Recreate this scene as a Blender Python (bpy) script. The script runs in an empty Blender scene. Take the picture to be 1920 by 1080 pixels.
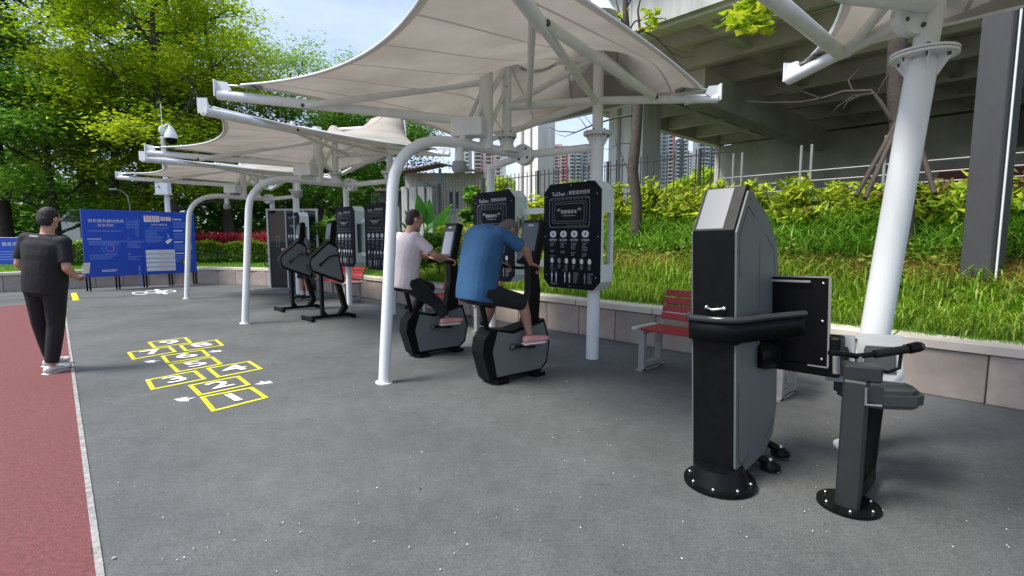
import bpy, math, random
import numpy as np
from mathutils import Vector, Matrix
R = math.radians
rnd = random.Random(7)
nr = np.random.RandomState(11)
sc = bpy.context.scene
col = sc.collection

# ------------------------------------------------------------------ camera, sky, sun, exposure
EYE = 1.45
F = 940.0
PITCH = math.atan(0.1)
cam_d = bpy.data.cameras.new("camera")
cam = bpy.data.objects.new("camera", cam_d); col.objects.link(cam)
cam.location = (0, 0, EYE); cam.rotation_euler = (math.pi / 2 - PITCH, 0, 0)
cam_d.sensor_width = 36; cam_d.lens = 36 * F / 1920; cam_d.clip_end = 3000; cam_d.clip_start = 0.05
sc.camera = cam

SUN_EL, SUN_AZ = R(58), R(250)          # azimuth clockwise from +Y: the sun stands to the left and a little behind
world = bpy.data.worlds.new("World"); sc.world = world; world.use_nodes = True
wn = world.node_tree.nodes; wl = world.node_tree.links; wn.clear()
def wnode(t, **k):
    n = wn.new(t)
    for a, b in k.items(): setattr(n, a, b)
    return n
sky = wnode('ShaderNodeTexSky', sky_type='NISHITA', sun_disc=False, sun_elevation=SUN_EL, sun_rotation=SUN_AZ)
sky.air_density = 1.2; sky.dust_density = 2.0; sky.ozone_density = 1.5
tc = wnode('ShaderNodeTexCoord'); mp = wnode('ShaderNodeMapping'); mp.inputs['Scale'].default_value = (1.0, 1.0, 2.6)
nz = wnode('ShaderNodeTexNoise'); nz.inputs['Scale'].default_value = 1.9; nz.inputs['Detail'].default_value = 7; nz.inputs['Roughness'].default_value = 0.55
cr = wnode('ShaderNodeValToRGB'); cr.color_ramp.elements[0].position = 0.36; cr.color_ramp.elements[1].position = 0.66
cr.color_ramp.elements[0].color = (0.30, 0.30, 0.30, 1); cr.color_ramp.elements[1].color = (1, 1, 1, 1)
mix = wnode('ShaderNodeMixRGB'); mix.inputs['Color2'].default_value = (4.7, 5.5, 7.5, 1)
bg = wnode('ShaderNodeBackground'); bg.inputs['Strength'].default_value = 0.11
wo = wnode('ShaderNodeOutputWorld')
wl.new(tc.outputs['Generated'], mp.inputs[0]); wl.new(mp.outputs[0], nz.inputs['Vector']); wl.new(nz.outputs['Fac'], cr.inputs[0])
wl.new(cr.outputs[0], mix.inputs['Fac']); wl.new(sky.outputs[0], mix.inputs['Color1'])
wl.new(mix.outputs[0], bg.inputs['Color']); wl.new(bg.outputs[0], wo.inputs['Surface'])

sun_d = bpy.data.lights.new("sun", 'SUN'); sun_d.energy = 3.3; sun_d.angle = R(20); sun_d.color = (1.0, 0.95, 0.87)
sun = bpy.data.objects.new("sun", sun_d); col.objects.link(sun)
sdir = Vector((math.sin(SUN_AZ) * math.cos(SUN_EL), math.cos(SUN_AZ) * math.cos(SUN_EL), math.sin(SUN_EL)))
sun.rotation_euler = sdir.to_track_quat('Z', 'Y').to_euler(); sun.location = (0, 0, 30)
sc.view_settings.view_transform = 'Standard'; sc.view_settings.look = 'None'
sc.view_settings.exposure = 0.82; sc.view_settings.gamma = 1.0; sc.view_settings.use_curve_mapping = False
sc.cycles.max_bounces = 6; sc.cycles.transparent_max_bounces = 8

# ------------------------------------------------------------------ measuring helpers (photo pixel -> place)
def ray(u, v):
    a = (u - 960) / F; s = (540 - v) / F
    return Vector((a, math.cos(PITCH) + s * math.sin(PITCH), -math.sin(PITCH) + s * math.cos(PITCH)))
def G(u, v, z=0.0):
    r = ray(u, v); k = (z - EYE) / r.z
    return Vector((r.x * k, r.y * k, z))
def P(u, v, Y):
    r = ray(u, v); k = Y / r.y
    return Vector((r.x * k, Y, EYE + r.z * k))
dR = Vector((-0.69, 0.724, 0)).normalized()      # along the row of canopies, away to the left
nR = Vector((0.724, 0.69, 0)).normalized()       # square to it, towards the bank
STEP = Vector((-3.25, 3.5, 0))

# ------------------------------------------------------------------ materials
MATS = {}
def mat(name, color, rough=0.6, metal=0.0, noise=0.0, nscale=8.0, bump=0.0, bscale=60.0, trans=0.0, attr=None, spec=None, stretch=None):
    if name in MATS: return MATS[name]
    m = bpy.data.materials.new(name); m.use_nodes = True
    nt = m.node_tree; N = nt.nodes; L = nt.links
    b = N['Principled BSDF']; out = N['Material Output']
    b.inputs['Base Color'].default_value = (*color, 1); b.inputs['Roughness'].default_value = rough; b.inputs['Metallic'].default_value = metal
    if spec is not None: b.inputs['Specular IOR Level'].default_value = spec
    csock = None
    if attr:
        a = N.new('ShaderNodeAttribute'); a.attribute_name = 'rnd'
        r = N.new('ShaderNodeValToRGB'); r.color_ramp.elements.remove(r.color_ramp.elements[1])
        for i, c in enumerate(attr):
            e = r.color_ramp.elements[0] if i == 0 else r.color_ramp.elements.new(i / (len(attr) - 1))
            e.color = (*c, 1)
        L.new(a.outputs['Fac'], r.inputs[0]); csock = r.outputs[0]
    tco = N.new('ShaderNodeTexCoord'); vec = tco.outputs['Object']
    if stretch:
        mpp = N.new('ShaderNodeMapping'); mpp.inputs['Scale'].default_value = stretch; L.new(vec, mpp.inputs[0]); vec = mpp.outputs[0]
    if noise > 0:
        n = N.new('ShaderNodeTexNoise'); n.inputs['Scale'].default_value = nscale; n.inputs['Detail'].default_value = 6; n.inputs['Roughness'].default_value = .62
        L.new(vec, n.inputs['Vector'])
        mr = N.new('ShaderNodeMapRange'); mr.inputs['From Min'].default_value = .25; mr.inputs['From Max'].default_value = .75
        mr.inputs['To Min'].default_value = 1 - noise; mr.inputs['To Max'].default_value = 1 + noise
        L.new(n.outputs['Fac'], mr.inputs['Value'])
        mu = N.new('ShaderNodeMixRGB'); mu.blend_type = 'MULTIPLY'; mu.inputs['Fac'].default_value = 1
        if csock: L.new(csock, mu.inputs['Color1'])
        else: mu.inputs['Color1'].default_value = (*color, 1)
        L.new(mr.outputs[0], mu.inputs['Color2']); csock = mu.outputs[0]
        n2 = N.new('ShaderNodeMapRange'); n2.inputs['To Min'].default_value = max(0, rough - .12); n2.inputs['To Max'].default_value = min(1, rough + .12)
        L.new(n.outputs['Fac'], n2.inputs['Value']); L.new(n2.outputs[0], b.inputs['Roughness'])
    if csock: L.new(csock, b.inputs['Base Color'])
    if bump > 0:
        n = N.new('ShaderNodeTexNoise'); n.inputs['Scale'].default_value = bscale; n.inputs['Detail'].default_value = 4
        L.new(vec, n.inputs['Vector'])
        bp = N.new('ShaderNodeBump'); bp.inputs['Strength'].default_value = bump; bp.inputs['Distance'].default_value = .01 if bscale >= 20 else .05
        L.new(n.outputs['Fac'], bp.inputs['Height']); L.new(bp.outputs[0], b.inputs['Normal'])
    if trans > 0:
        t = N.new('ShaderNodeBsdfTranslucent'); mx = N.new('ShaderNodeMixShader'); mx.inputs[0].default_value = trans
        if csock: L.new(csock, t.inputs['Color'])
        else: t.inputs['Color'].default_value = (*color, 1)
        L.new(b.outputs[0], mx.inputs[1]); L.new(t.outputs[0], mx.inputs[2]); L.new(mx.outputs[0], out.inputs['Surface'])
    MATS[name] = m
    return m

white = mat('white_paint', (.72, .74, .74), .38, noise=.11, nscale=2.2, stretch=(2.5, 2.5, .5))
white2 = mat('white_frame_paint', (.66, .72, .70), .42, noise=.05, nscale=4)
black = mat('black_metal', (.0035, .004, .0045), .42, noise=.25, nscale=14, spec=.15)
blackm = mat('black_matte', (.006, .0065, .007), .65, noise=.2, nscale=20, spec=.2)
rubber = mat('black_rubber', (.007, .007, .008), .75, spec=.25)
grey = mat('grey_panel', (.125, .14, .138), .55, noise=.05, nscale=5, bump=.05, bscale=300)
steel = mat('bolt_steel', (.6, .6, .6), .25, 1.0)
darkbolt = mat('dark_bolt', (.10, .095, .08), .5, .6)
screen = mat('screen_glass', (.02, .024, .026), .08)
screen_lt = mat('screen_glass_pale', (.30, .32, .37), .12)
printw = mat('white_print', (.62, .64, .66), .6)
printg = mat('grey_print', (.22, .23, .24), .6)
navy = mat('navy_board', (.0025, .004, .010), .5, noise=.2, nscale=2, spec=.12)
blue = mat('blue_board', (.010, .062, .42), .35, noise=.05, nscale=2)
bluelt = mat('blue_print', (.14, .26, .62), .5)
redp = mat('red_print', (.75, .12, .10), .5)
cardp = mat('pale_card_print', (.66, .70, .72), .5)
concrete = mat('pale_concrete', (.46, .455, .44), .85, noise=.34, nscale=1.3, bump=.25, bscale=25, stretch=(1.6, 1.6, .3))
concrete_d = mat('grey_concrete', (.34, .34, .33), .9, noise=.25, nscale=.8, bump=.25, bscale=22)
stone = mat('pink_grey_stone', (.36, .30, .26), .75, noise=.16, nscale=5, bump=.2, bscale=90)
capst = mat('pale_cap_stone', (.62, .56, .48), .7, noise=.12, nscale=5, bump=.15, bscale=90)
redslat = mat('red_slat_paint', (.28, .018, .024), .45, noise=.12, nscale=9)
galv = mat('galvanised_grey', (.30, .30, .29), .5, .25, noise=.12, nscale=9)
bark = mat('bark', (.065, .052, .042), .9, noise=.35, nscale=9, bump=.8, bscale=24)
bark_d = mat('dark_bark', (.045, .038, .03), .95, noise=.35, nscale=6, bump=.8, bscale=18)
fencem = mat('fence_iron', (.055, .055, .055), .6, .3)
skin = mat('skin', (.46, .25, .175), .55, noise=.06, nscale=14)
skin_b = mat('skin_tanned', (.30, .155, .105), .55, noise=.07, nscale=14)
hair = mat('black_hair', (.012, .010, .009), .6, bump=.6, bscale=180)
hair_g = mat('cropped_grey_hair', (.13, .105, .09), .8, noise=.2, nscale=60, bump=.4, bscale=220)
pink_cl = mat('pale_pink_cloth', (.62, .55, .56), .85, noise=.06, nscale=7, bump=.22, bscale=9)
blue_cl = mat('blue_cloth', (.020, .085, .19), .8, noise=.12, nscale=6, bump=.22, bscale=9)
black_cl = mat('black_cloth', (.008, .008, .010), .85, noise=.2, nscale=8, bump=.22, bscale=9)
white_sh = mat('white_shoe', (.62, .61, .60), .6)
pink_sh = mat('pink_shoe', (.60, .28, .26), .6)
yellow_p = mat('yellow_marking', (.62, .60, .015), .7, noise=.2, nscale=14)
white_p = mat('white_marking', (.70, .69, .68), .7, noise=.16, nscale=14)

# ------------------------------------------------------------------ mesh builder
class MB:
    def __init__(s): s.v = []; s.f = []; s.m = []; s.mats = []; s.sm = []
    def mi(s, m):
        if m not in s.mats: s.mats.append(m)
        return s.mats.index(m)
    def add(s, vs, fs, m, smooth=False):
        o = len(s.v); k = s.mi(m)
        s.v += [tuple(p) for p in vs]
        for f in fs: s.f.append(tuple(i + o for i in f)); s.m.append(k); s.sm.append(smooth)
        return s
    def box(s, c, size, m, rz=0, M=None, bev=0.0):
        x, y, z = size[0] / 2, size[1] / 2, size[2] / 2
        T = Matrix.Translation(Vector(c)) @ (Matrix.Rotation(rz, 4, 'Z') if M is None else M)
        if bev <= 0:
            vs = [T @ Vector((a * x, b * y, d * z)) for a in (-1, 1) for b in (-1, 1) for d in (-1, 1)]
            return s.add(vs, [(0, 1, 3, 2), (4, 6, 7, 5), (0, 4, 5, 1), (2, 3, 7, 6), (0, 2, 6, 4), (1, 5, 7, 3)], m)
        b = bev; pts = []
        for zz, q in ((-z, b), (-z + b, 0), (z - b, 0), (z, b)):
            ring = [(-x + b + q * 0, -y + q), (x - b, -y + q), (x - q, -y + b), (x - q, y - b), (x - b, y - q), (-x + b, y - q), (-x + q, y - b), (-x + q, -y + b)]
            pts += [T @ Vector((p[0], p[1], zz)) for p in ring]
        fs = [tuple(range(7, -1, -1)), tuple(range(24, 32))]
        for k in range(3):
            for i in range(8): j = (i + 1) % 8; fs.append((k * 8 + i, k * 8 + j, k * 8 + 8 + j, k * 8 + 8 + i))
        return s.add(pts, fs, m)
    def tube(s, path, r, m, seg=12, cap=True, smooth=True):
        path = [Vector(p) for p in path]; n = len(path)
        rs = r if isinstance(r, (list, tuple)) else [r] * n
        vs = []; prev = None
        for i, p in enumerate(path):
            t = (path[min(i + 1, n - 1)] - path[max(i - 1, 0)])
            t = t.normalized() if t.length > 1e-9 else Vector((0, 0, 1))
            if prev is None:
                a = Vector((1, 0, 0)) if abs(t.x) < .9 else Vector((0, 1, 0))
                a = (a - t * a.dot(t)).normalized()
            else:
                a = prev - t * prev.dot(t)
                a = a.normalized() if a.length > 1e-6 else prev
            prev = a; b = t.cross(a)
            for k in range(seg):
                q = 2 * math.pi * k / seg
                vs.append(p + (a * math.cos(q) + b * math.sin(q)) * rs[i])
        fs = []
        for i in range(n - 1):
            for k in range(seg):
                j = (k + 1) % seg
                fs.append((i * seg + k, i * seg + j, (i + 1) * seg + j, (i + 1) * seg + k))
        s.add(vs, fs, m, smooth)
        if cap:
            s.add([vs[k] for k in range(seg)], [tuple(range(seg - 1, -1, -1))], m)
            s.add([vs[(n - 1) * seg + k] for k in range(seg)], [tuple(range(seg))], m)
        return s
    def prism(s, poly, O, ax, ay, depth, m, inset=0.0):
        """poly in the plane (ax, ay) at O, thickened by vector depth"""
        O = Vector(O); n = len(poly)
        a = [O + ax * p[0] + ay * p[1] for p in poly]; b = [p + depth for p in a]
        fs = [tuple(range(n - 1, -1, -1)), tuple(range(n, 2 * n))]
        for i in range(n): j = (i + 1) % n; fs.append((i, j, n + j, n + i))
        return s.add(a + b, fs, m)
    def ball(s, c, r, m, seg=12, rings=8, M=None):
        if not isinstance(r, (list, tuple)): r = (r, r, r)
        M = M or Matrix.Identity(3); vs = []
        c = Vector(c)
        for i in range(rings + 1):
            th = math.pi * i / rings
            for k in range(seg):
                ph = 2 * math.pi * k / seg
                vs.append(c + M @ Vector((r[0] * math.sin(th) * math.cos(ph), r[1] * math.sin(th) * math.sin(ph), r[2] * math.cos(th))))
        fs = [(i * seg + k, (i + 1) * seg + k, (i + 1) * seg + (k + 1) % seg, i * seg + (k + 1) % seg) for i in range(rings) for k in range(seg)]
        return s.add(vs, fs, m, True)
    def mesh(s, name):
        me = bpy.data.meshes.new(name); me.from_pydata(s.v, [], s.f)
        for m in s.mats: me.materials.append(m)
        me.polygons.foreach_set('material_index', s.m); me.polygons.foreach_set('use_smooth', s.sm); me.update()
        return me
    def obj(s, name, parent=None):
        o = bpy.data.objects.new(name, s.mesh(name)); col.objects.link(o)
        if parent: o.parent = parent
        return o

def tag(o, label, cat, group=None):
    o['label'] = label; o['category'] = cat
    if group: o['group'] = group
    return o
def thing(name, label, cat, loc=(0, 0, 0), rz=0.0, group=None, tilt=None):
    o = bpy.data.objects.new(name, None); col.objects.link(o); o.location = loc; o.rotation_euler = tilt or (0, 0, rz)
    o.empty_display_size = .2
    return tag(o, label, cat, group)
def struct(o): o['kind'] = 'structure'; return o
def stuff(o): o['kind'] = 'stuff'; return o
def copy_tree(o, loc=None, rz=None, label=None, parent=None, mapping=None):
    c = o.copy(); col.objects.link(c)
    if parent: c.parent = parent
    if loc is not None: c.location = loc
    if rz is not None: c.rotation_euler = (0, 0, rz)
    if label: c['label'] = label
    for ch in list(o.children): copy_tree(ch, parent=c)
    return c

def text_into(mb, s, size, M, m, align='LEFT', res=2):
    cu = bpy.data.curves.new('t', 'FONT'); cu.body = s; cu.size = size; cu.align_x = align; cu.align_y = 'CENTER'; cu.resolution_u = res
    o = bpy.data.objects.new('t', cu); col.objects.link(o)
    me = bpy.data.meshes.new_from_object(o.evaluated_get(bpy.context.evaluated_depsgraph_get()))
    mb.add([M @ v.co for v in me.vertices], [tuple(p.vertices) for p in me.polygons], m)
    bpy.data.objects.remove(o); bpy.data.curves.remove(cu); bpy.data.meshes.remove(me)
def frameM(O, ax, ay):
    az = ax.cross(ay)
    M = Matrix((ax, ay, az)).transposed().to_4x4(); M.translation = O
    return M

# ------------------------------------------------------------------ ground, court, path
mb = MB(); g = 1500
mb.add([(-g, -g, -.012), (g, -g, -.012), (g, g, -.012), (-g, g, -.012)], [(0, 1, 2, 3)], mat('ground_grass', (.07, .11, .03), .95, noise=.3, nscale=.5))
struct(mb.obj('ground'))

def court_material():
    m = bpy.data.materials.new('rubber_court_grey'); m.use_nodes = True; N = m.node_tree.nodes; L = m.node_tree.links
    b = N['Principled BSDF']; b.inputs['Roughness'].default_value = .72; b.inputs['Specular IOR Level'].default_value = .45
    t = N.new('ShaderNodeTexCoord')
    def noise(sc_, det): 
        n = N.new('ShaderNodeTexNoise'); n.inputs['Scale'].default_value = sc_; n.inputs['Detail'].default_value = det; L.new(t.outputs['Object'], n.inputs['Vector']); return n
    a, c, f = noise(.9, 9), noise(7, 8), noise(220, 2)
    r = N.new('ShaderNodeValToRGB'); r.color_ramp.elements[0].color = (.068, .072, .071, 1); r.color_ramp.elements[1].color = (.120, .125, .123, 1)
    r.color_ramp.elements[0].position = .3; r.color_ramp.elements[1].position = .7
    ad = N.new('ShaderNodeMixRGB'); ad.inputs['Fac'].default_value = .35
    L.new(a.outputs['Fac'], ad.inputs[1]); L.new(c.outputs['Fac'], ad.inputs[2]); L.new(ad.outputs[0], r.inputs[0])
    v = N.new('ShaderNodeMapRange'); v.inputs['From Min'].default_value = .3; v.inputs['From Max'].default_value = .7; v.inputs['To Min'].default_value = .72; v.inputs['To Max'].default_value = 1.28
    L.new(f.outputs['Fac'], v.inputs['Value'])
    mu = N.new('ShaderNodeMixRGB'); mu.blend_type = 'MULTIPLY'; mu.inputs[0].default_value = 1
    L.new(r.outputs[0], mu.inputs[1]); L.new(v.outputs[0], mu.inputs[2])
    vo = N.new('ShaderNodeTexVoronoi'); vo.inputs['Scale'].default_value = 130; L.new(t.outputs['Object'], vo.inputs['Vector'])
    vr = N.new('ShaderNodeMapRange'); vr.inputs['To Min'].default_value = .78; vr.inputs['To Max'].default_value = 1.22
    sx = N.new('ShaderNodeSeparateColor'); L.new(vo.outputs['Color'], sx.inputs[0]); L.new(sx.outputs[0], vr.inputs['Value'])
    m2 = N.new('ShaderNodeMixRGB'); m2.blend_type = 'MULTIPLY'; m2.inputs[0].default_value = 1; L.new(mu.outputs[0], m2.inputs[1]); L.new(vr.outputs[0], m2.inputs[2])
    mq = N.new('ShaderNodeMapping'); mq.inputs['Rotation'].default_value = (0, 0, .8); mq.inputs['Scale'].default_value = (1.2, 9, 1); L.new(t.outputs['Object'], mq.inputs[0])
    ns = N.new('ShaderNodeTexNoise'); ns.inputs['Scale'].default_value = 1.5; ns.inputs['Detail'].default_value = 9; ns.inputs['Roughness'].default_value = .7; L.new(mq.outputs[0], ns.inputs['Vector'])
    rs = N.new('ShaderNodeMapRange'); rs.inputs['From Min'].default_value = .58; rs.inputs['From Max'].default_value = .72; rs.inputs['To Min'].default_value = 1.0; rs.inputs['To Max'].default_value = .74; L.new(ns.outputs['Fac'], rs.inputs['Value'])
    m3 = N.new('ShaderNodeMixRGB'); m3.blend_type = 'MULTIPLY'; m3.inputs[0].default_value = 1; L.new(m2.outputs[0], m3.inputs[1]); L.new(rs.outputs[0], m3.inputs[2]); L.new(m3.outputs[0], b.inputs['Base Color'])
    rr = N.new('ShaderNodeMapRange'); rr.inputs['To Min'].default_value = .45; rr.inputs['To Max'].default_value = .85
    L.new(a.outputs['Fac'], rr.inputs['Value']); L.new(rr.outputs[0], b.inputs['Roughness'])
    bp = N.new('ShaderNodeBump'); bp.inputs['Strength'].default_value = .35; bp.inputs['Distance'].default_value = .004
    L.new(f.outputs['Fac'], bp.inputs['Height']); L.new(bp.outputs[0], b.inputs['Normal'])
    return m
court_m = court_material()
mb = MB(); mb.add([(-40, -8, 0), (14, -8, 0), (14, 20, 0), (-40, 20, 0)], [(0, 1, 2, 3)], court_m); struct(mb.obj('pavement'))
# red running path along the left, its edge a little ragged
pa, pb = G(157, 865), G(128, 640)
pd = (pb - pa).normalized(); pnrm = Vector((-pd.y, pd.x, 0))
if pnrm.x > 0: pnrm = -pnrm
edge = []; far = []
for i in range(70):
    s_ = -7 + i * .26
    edge.append(pa + pd * s_ + pnrm * rnd.uniform(-.02, .02) + Vector((0, 0, .004)))
    far.append(pa + pd * s_ + pnrm * 2.6 + Vector((0, 0, .004)))
mb = MB(); n_ = len(edge)
mb.add(edge + far, [(i, i + 1, n_ + i + 1, n_ + i) for i in range(n_ - 1)], mat('red_track', (.15, .045, .045), .85, noise=.45, nscale=45, bump=.6, bscale=160))
struct(mb.obj('path'))
mb = MB()
for off in (0.0, 2.6):
    mb.add([pa + pd * -7 + pnrm * (off - .02) + Vector((0, 0, .008)), pa + pd * 10.9 + pnrm * (off - .02) + Vector((0, 0, .008)),
            pa + pd * 10.9 + pnrm * (off + .008) + Vector((0, 0, .008)), pa + pd * -7 + pnrm * (off + .008) + Vector((0, 0, .008))], [(0, 1, 2, 3)], mat('worn_white_line', (.27, .26, .25), .8, noise=.6, nscale=25))
struct(mb.obj('path_line'))

# ------------------------------------------------------------------ retaining wall + bank
W = [(14.5, -6.3), (11.3, -3.0), (6.37, 2.02), (4.2, 4.23), (1.43, 7.06), (-1.0, 9.54), (-3.1, 11.68), (-4.3, 12.85), (-5.6, 13.95), (-7.0, 14.95), (-8.4, 15.6), (-9.8, 15.8), (-11.2, 15.3), (-12.5, 14.35), (-14.0, 13.2), (-17, 11.2), (-24, 7)]
def catmull(pts, k=8):
    out = []
    for i in range(len(pts) - 1):
        p0 = Vector(pts[max(i - 1, 0)]); p1 = Vector(pts[i]); p2 = Vector(pts[i + 1]); p3 = Vector(pts[min(i + 2, len(pts) - 1)])
        for j in range(k):
            t = j / k
            out.append(.5 * ((2 * p1) + (p2 - p0) * t + (2 * p0 - 5 * p1 + 4 * p2 - p3) * t * t + (3 * p1 - p0 - 3 * p2 + p3) * t ** 3))
    out.append(Vector(pts[-1])); return out
wp = catmull([(a, b) for a, b in W])
cum = [0]
for i in range(1, len(wp)): cum.append(cum[-1] + (wp[i] - wp[i - 1]).length)
WL = cum[-1]
wpx = np.array([p.x for p in wp]); wpy = np.array([p.y for p in wp]); cumn = np.array(cum)
def wall_at(s):
    x = np.interp(s, cumn, wpx); y = np.interp(s, cumn, wpy)
    e = .25
    dx = np.interp(s + e, cumn, wpx) - np.interp(s - e, cumn, wpx); dy = np.interp(s + e, cumn, wpy) - np.interp(s - e, cumn, wpy)
    l = np.hypot(dx, dy) + 1e-9
    return x, y, dx / l, dy / l          # tangent; outward normal (towards bank) is (dy,-dx)
def out_normal(tx, ty): return ty, -tx
CAPZ = .53
s_of = lambda X: float(np.interp(-X, -wpx, cumn))
sL = s_of(-4.0)
def terr_z(s, t):
    hr = np.interp(t, [0, .3, 1.2, 1.9, 2.6, 3.3, 4.0, 6, 60], [.48, .52, .80, 1.02, 1.32, 1.72, 2.12, 2.3, 2.4])
    hl = np.interp(t, [0, .3, 1.5, 3, 6, 12, 60], [.48, .52, .62, .72, .9, 1.05, 1.3])
    w = np.clip((sL - s) / 5.0 + .5, 0, 1); w = w * w * (3 - 2 * w)
    return hr * w + hl * (1 - w)
def TP(s, t):
    x, y, tx, ty = wall_at(s); nx, ny = out_normal(tx, ty)
    return x + nx * t, y + ny * t, terr_z(s, t)
ss = np.linspace(0, WL, 150); ts = np.array([.12, .3, .6, .9, 1.2, 1.5, 1.9, 2.3, 2.6, 3, 3.3, 3.7, 4, 5, 6, 8, 12, 20, 40, 70])
vs = []; 
for s in ss:
    for t in ts:
        x, y, z = TP(s, t); vs.append((x, y, z + (0.03 * math.sin(s * 2.1 + t * 3) * min(1, t) if t < 20 else 0)))
nt_ = len(ts)
fs = [(i * nt_ + j, i * nt_ + j + 1, (i + 1) * nt_ + j + 1, (i + 1) * nt_ + j) for i in range(len(ss) - 1) for j in range(nt_ - 1)]
mb = MB(); mb.add(vs, fs, mat('lawn_soil', (.060, .085, .020), .95, noise=.4, nscale=2.5, bump=.6, bscale=30), True); struct(mb.obj('terrain'))

wall = thing('retaining_wall', 'low wall of pink-grey stone slabs with pale coping, curving round below the grass bank', 'wall', (0, 0, 0))
mb = MB(); ins = []; 
core = []
for s in ss:
    x, y, tx, ty = wall_at(s); nx, ny = out_normal(tx, ty)
    core += [(x + nx * .03, y + ny * .03, -.01), (x + nx * .03, y + ny * .03, CAPZ - .1), (x + nx * .28, y + ny * .28, CAPZ - .1), (x + nx * .28, y + ny * .28, -.01)]
cf = []
for i in range(len(ss) - 1):
    for a in range(4): b = (a + 1) % 4; cf.append((i * 4 + a, i * 4 + b, i * 4 + 4 + b, i * 4 + 4 + a))
mb.add(core, cf, mat('mortar', (.27, .24, .21), .95)); mb.obj('wall_core', wall)
def slab_mesh(name, w, d, h, m):
    return MB().box((0, 0, 0), (w, d, h), m, bev=.006).mesh(name)
SW = .64
sm_var = [slab_mesh('stone_slab', SW - .010, .045, CAPZ - .10, m) for m in (stone, mat('stone_b', (.40, .33, .285), .75, noise=.18, nscale=6, bump=.2, bscale=90), mat('stone_c', (.32, .27, .235), .75, noise=.18, nscale=4, bump=.2, bscale=90))]
cm_var = [slab_mesh('coping_stone', 1.27, .34, .085, m) for m in (capst, mat('cap_b', (.56, .50, .43), .7, noise=.14, nscale=5, bump=.15, bscale=90))]
s = .4
while s < WL - .6:
    x, y, tx, ty = wall_at(s); nx, ny = out_normal(tx, ty)
    o = bpy.data.objects.new('stone_slab', sm_var[rnd.randrange(3)]); col.objects.link(o); o.parent = wall
    q = rnd.uniform(-.003, .003)
    o.location = (x + nx * (.008 + q), y + ny * (.008 + q), (CAPZ - .1) / 2 + .001); o.rotation_euler = (0, 0, math.atan2(ty, tx))
    s += SW
s = .7
while s < WL - 1:
    x, y, tx, ty = wall_at(s); nx, ny = out_normal(tx, ty)
    o = bpy.data.objects.new('coping_stone', cm_var[rnd.randrange(2)]); col.objects.link(o); o.parent = wall
    o.location = (x + nx * .13, y + ny * .13, CAPZ - .045 + rnd.uniform(-.002, .002)); o.rotation_euler = (0, 0, math.atan2(ty, tx))
    s += 1.285

# ------------------------------------------------------------------ foliage generators
def blades_obj(name, px, py, pz, length, width, lean, material, parent=None, curve=.5, updir=1.0):
    n = len(px); az = nr.rand(n) * 2 * math.pi
    L_ = length * (.55 + .75 * nr.rand(n)); w = width * (.7 + .6 * nr.rand(n)); ln = lean * (.3 + nr.rand(n))
    ca, sa = np.cos(az), np.sin(az)
    base = np.stack([px, py, pz], 1); side = np.stack([-sa, ca, np.zeros(n)], 1) * w[:, None] / 2
    out = np.stack([ca, sa, np.zeros(n)], 1); up = np.array([0, 0, updir])
    mid = base + out * (L_ * .5 * np.sin(ln))[:, None] + up * (L_ * .55 * np.cos(ln))[:, None]
    l2 = ln + curve
    tip = mid + out * (L_ * .5 * np.sin(l2))[:, None] + up * (L_ * .5 * np.cos(l2))[:, None]
    V = np.empty((n, 5, 3)); V[:, 0] = base - side * .6; V[:, 1] = base + side * .6; V[:, 2] = mid + side; V[:, 3] = mid - side; V[:, 4] = tip
    idx = np.arange(n)[:, None] * 5
    quads = (idx + np.array([0, 1, 2, 3])); tris = (idx + np.array([3, 2, 4]))
    me = bpy.data.meshes.new(name); me.vertices.add(n * 5); me.vertices.foreach_set('co', V.reshape(-1))
    loops = np.concatenate([quads, tris], 1).reshape(-1); me.loops.add(len(loops)); me.loops.foreach_set('vertex_index', loops)
    me.polygons.add(2 * n); st = (np.arange(n)[:, None] * 7 + np.array([0, 4])).reshape(-1); me.polygons.foreach_set('loop_start', st)
    me.update(calc_edges=True); at = me.attributes.new('rnd', 'FLOAT', 'POINT'); at.data.foreach_set('value', np.repeat(nr.rand(n), 5))
    me.materials.append(material); me.validate()
    o = bpy.data.objects.new(name, me); col.objects.link(o)
    if parent: o.parent = parent
    return o
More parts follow.
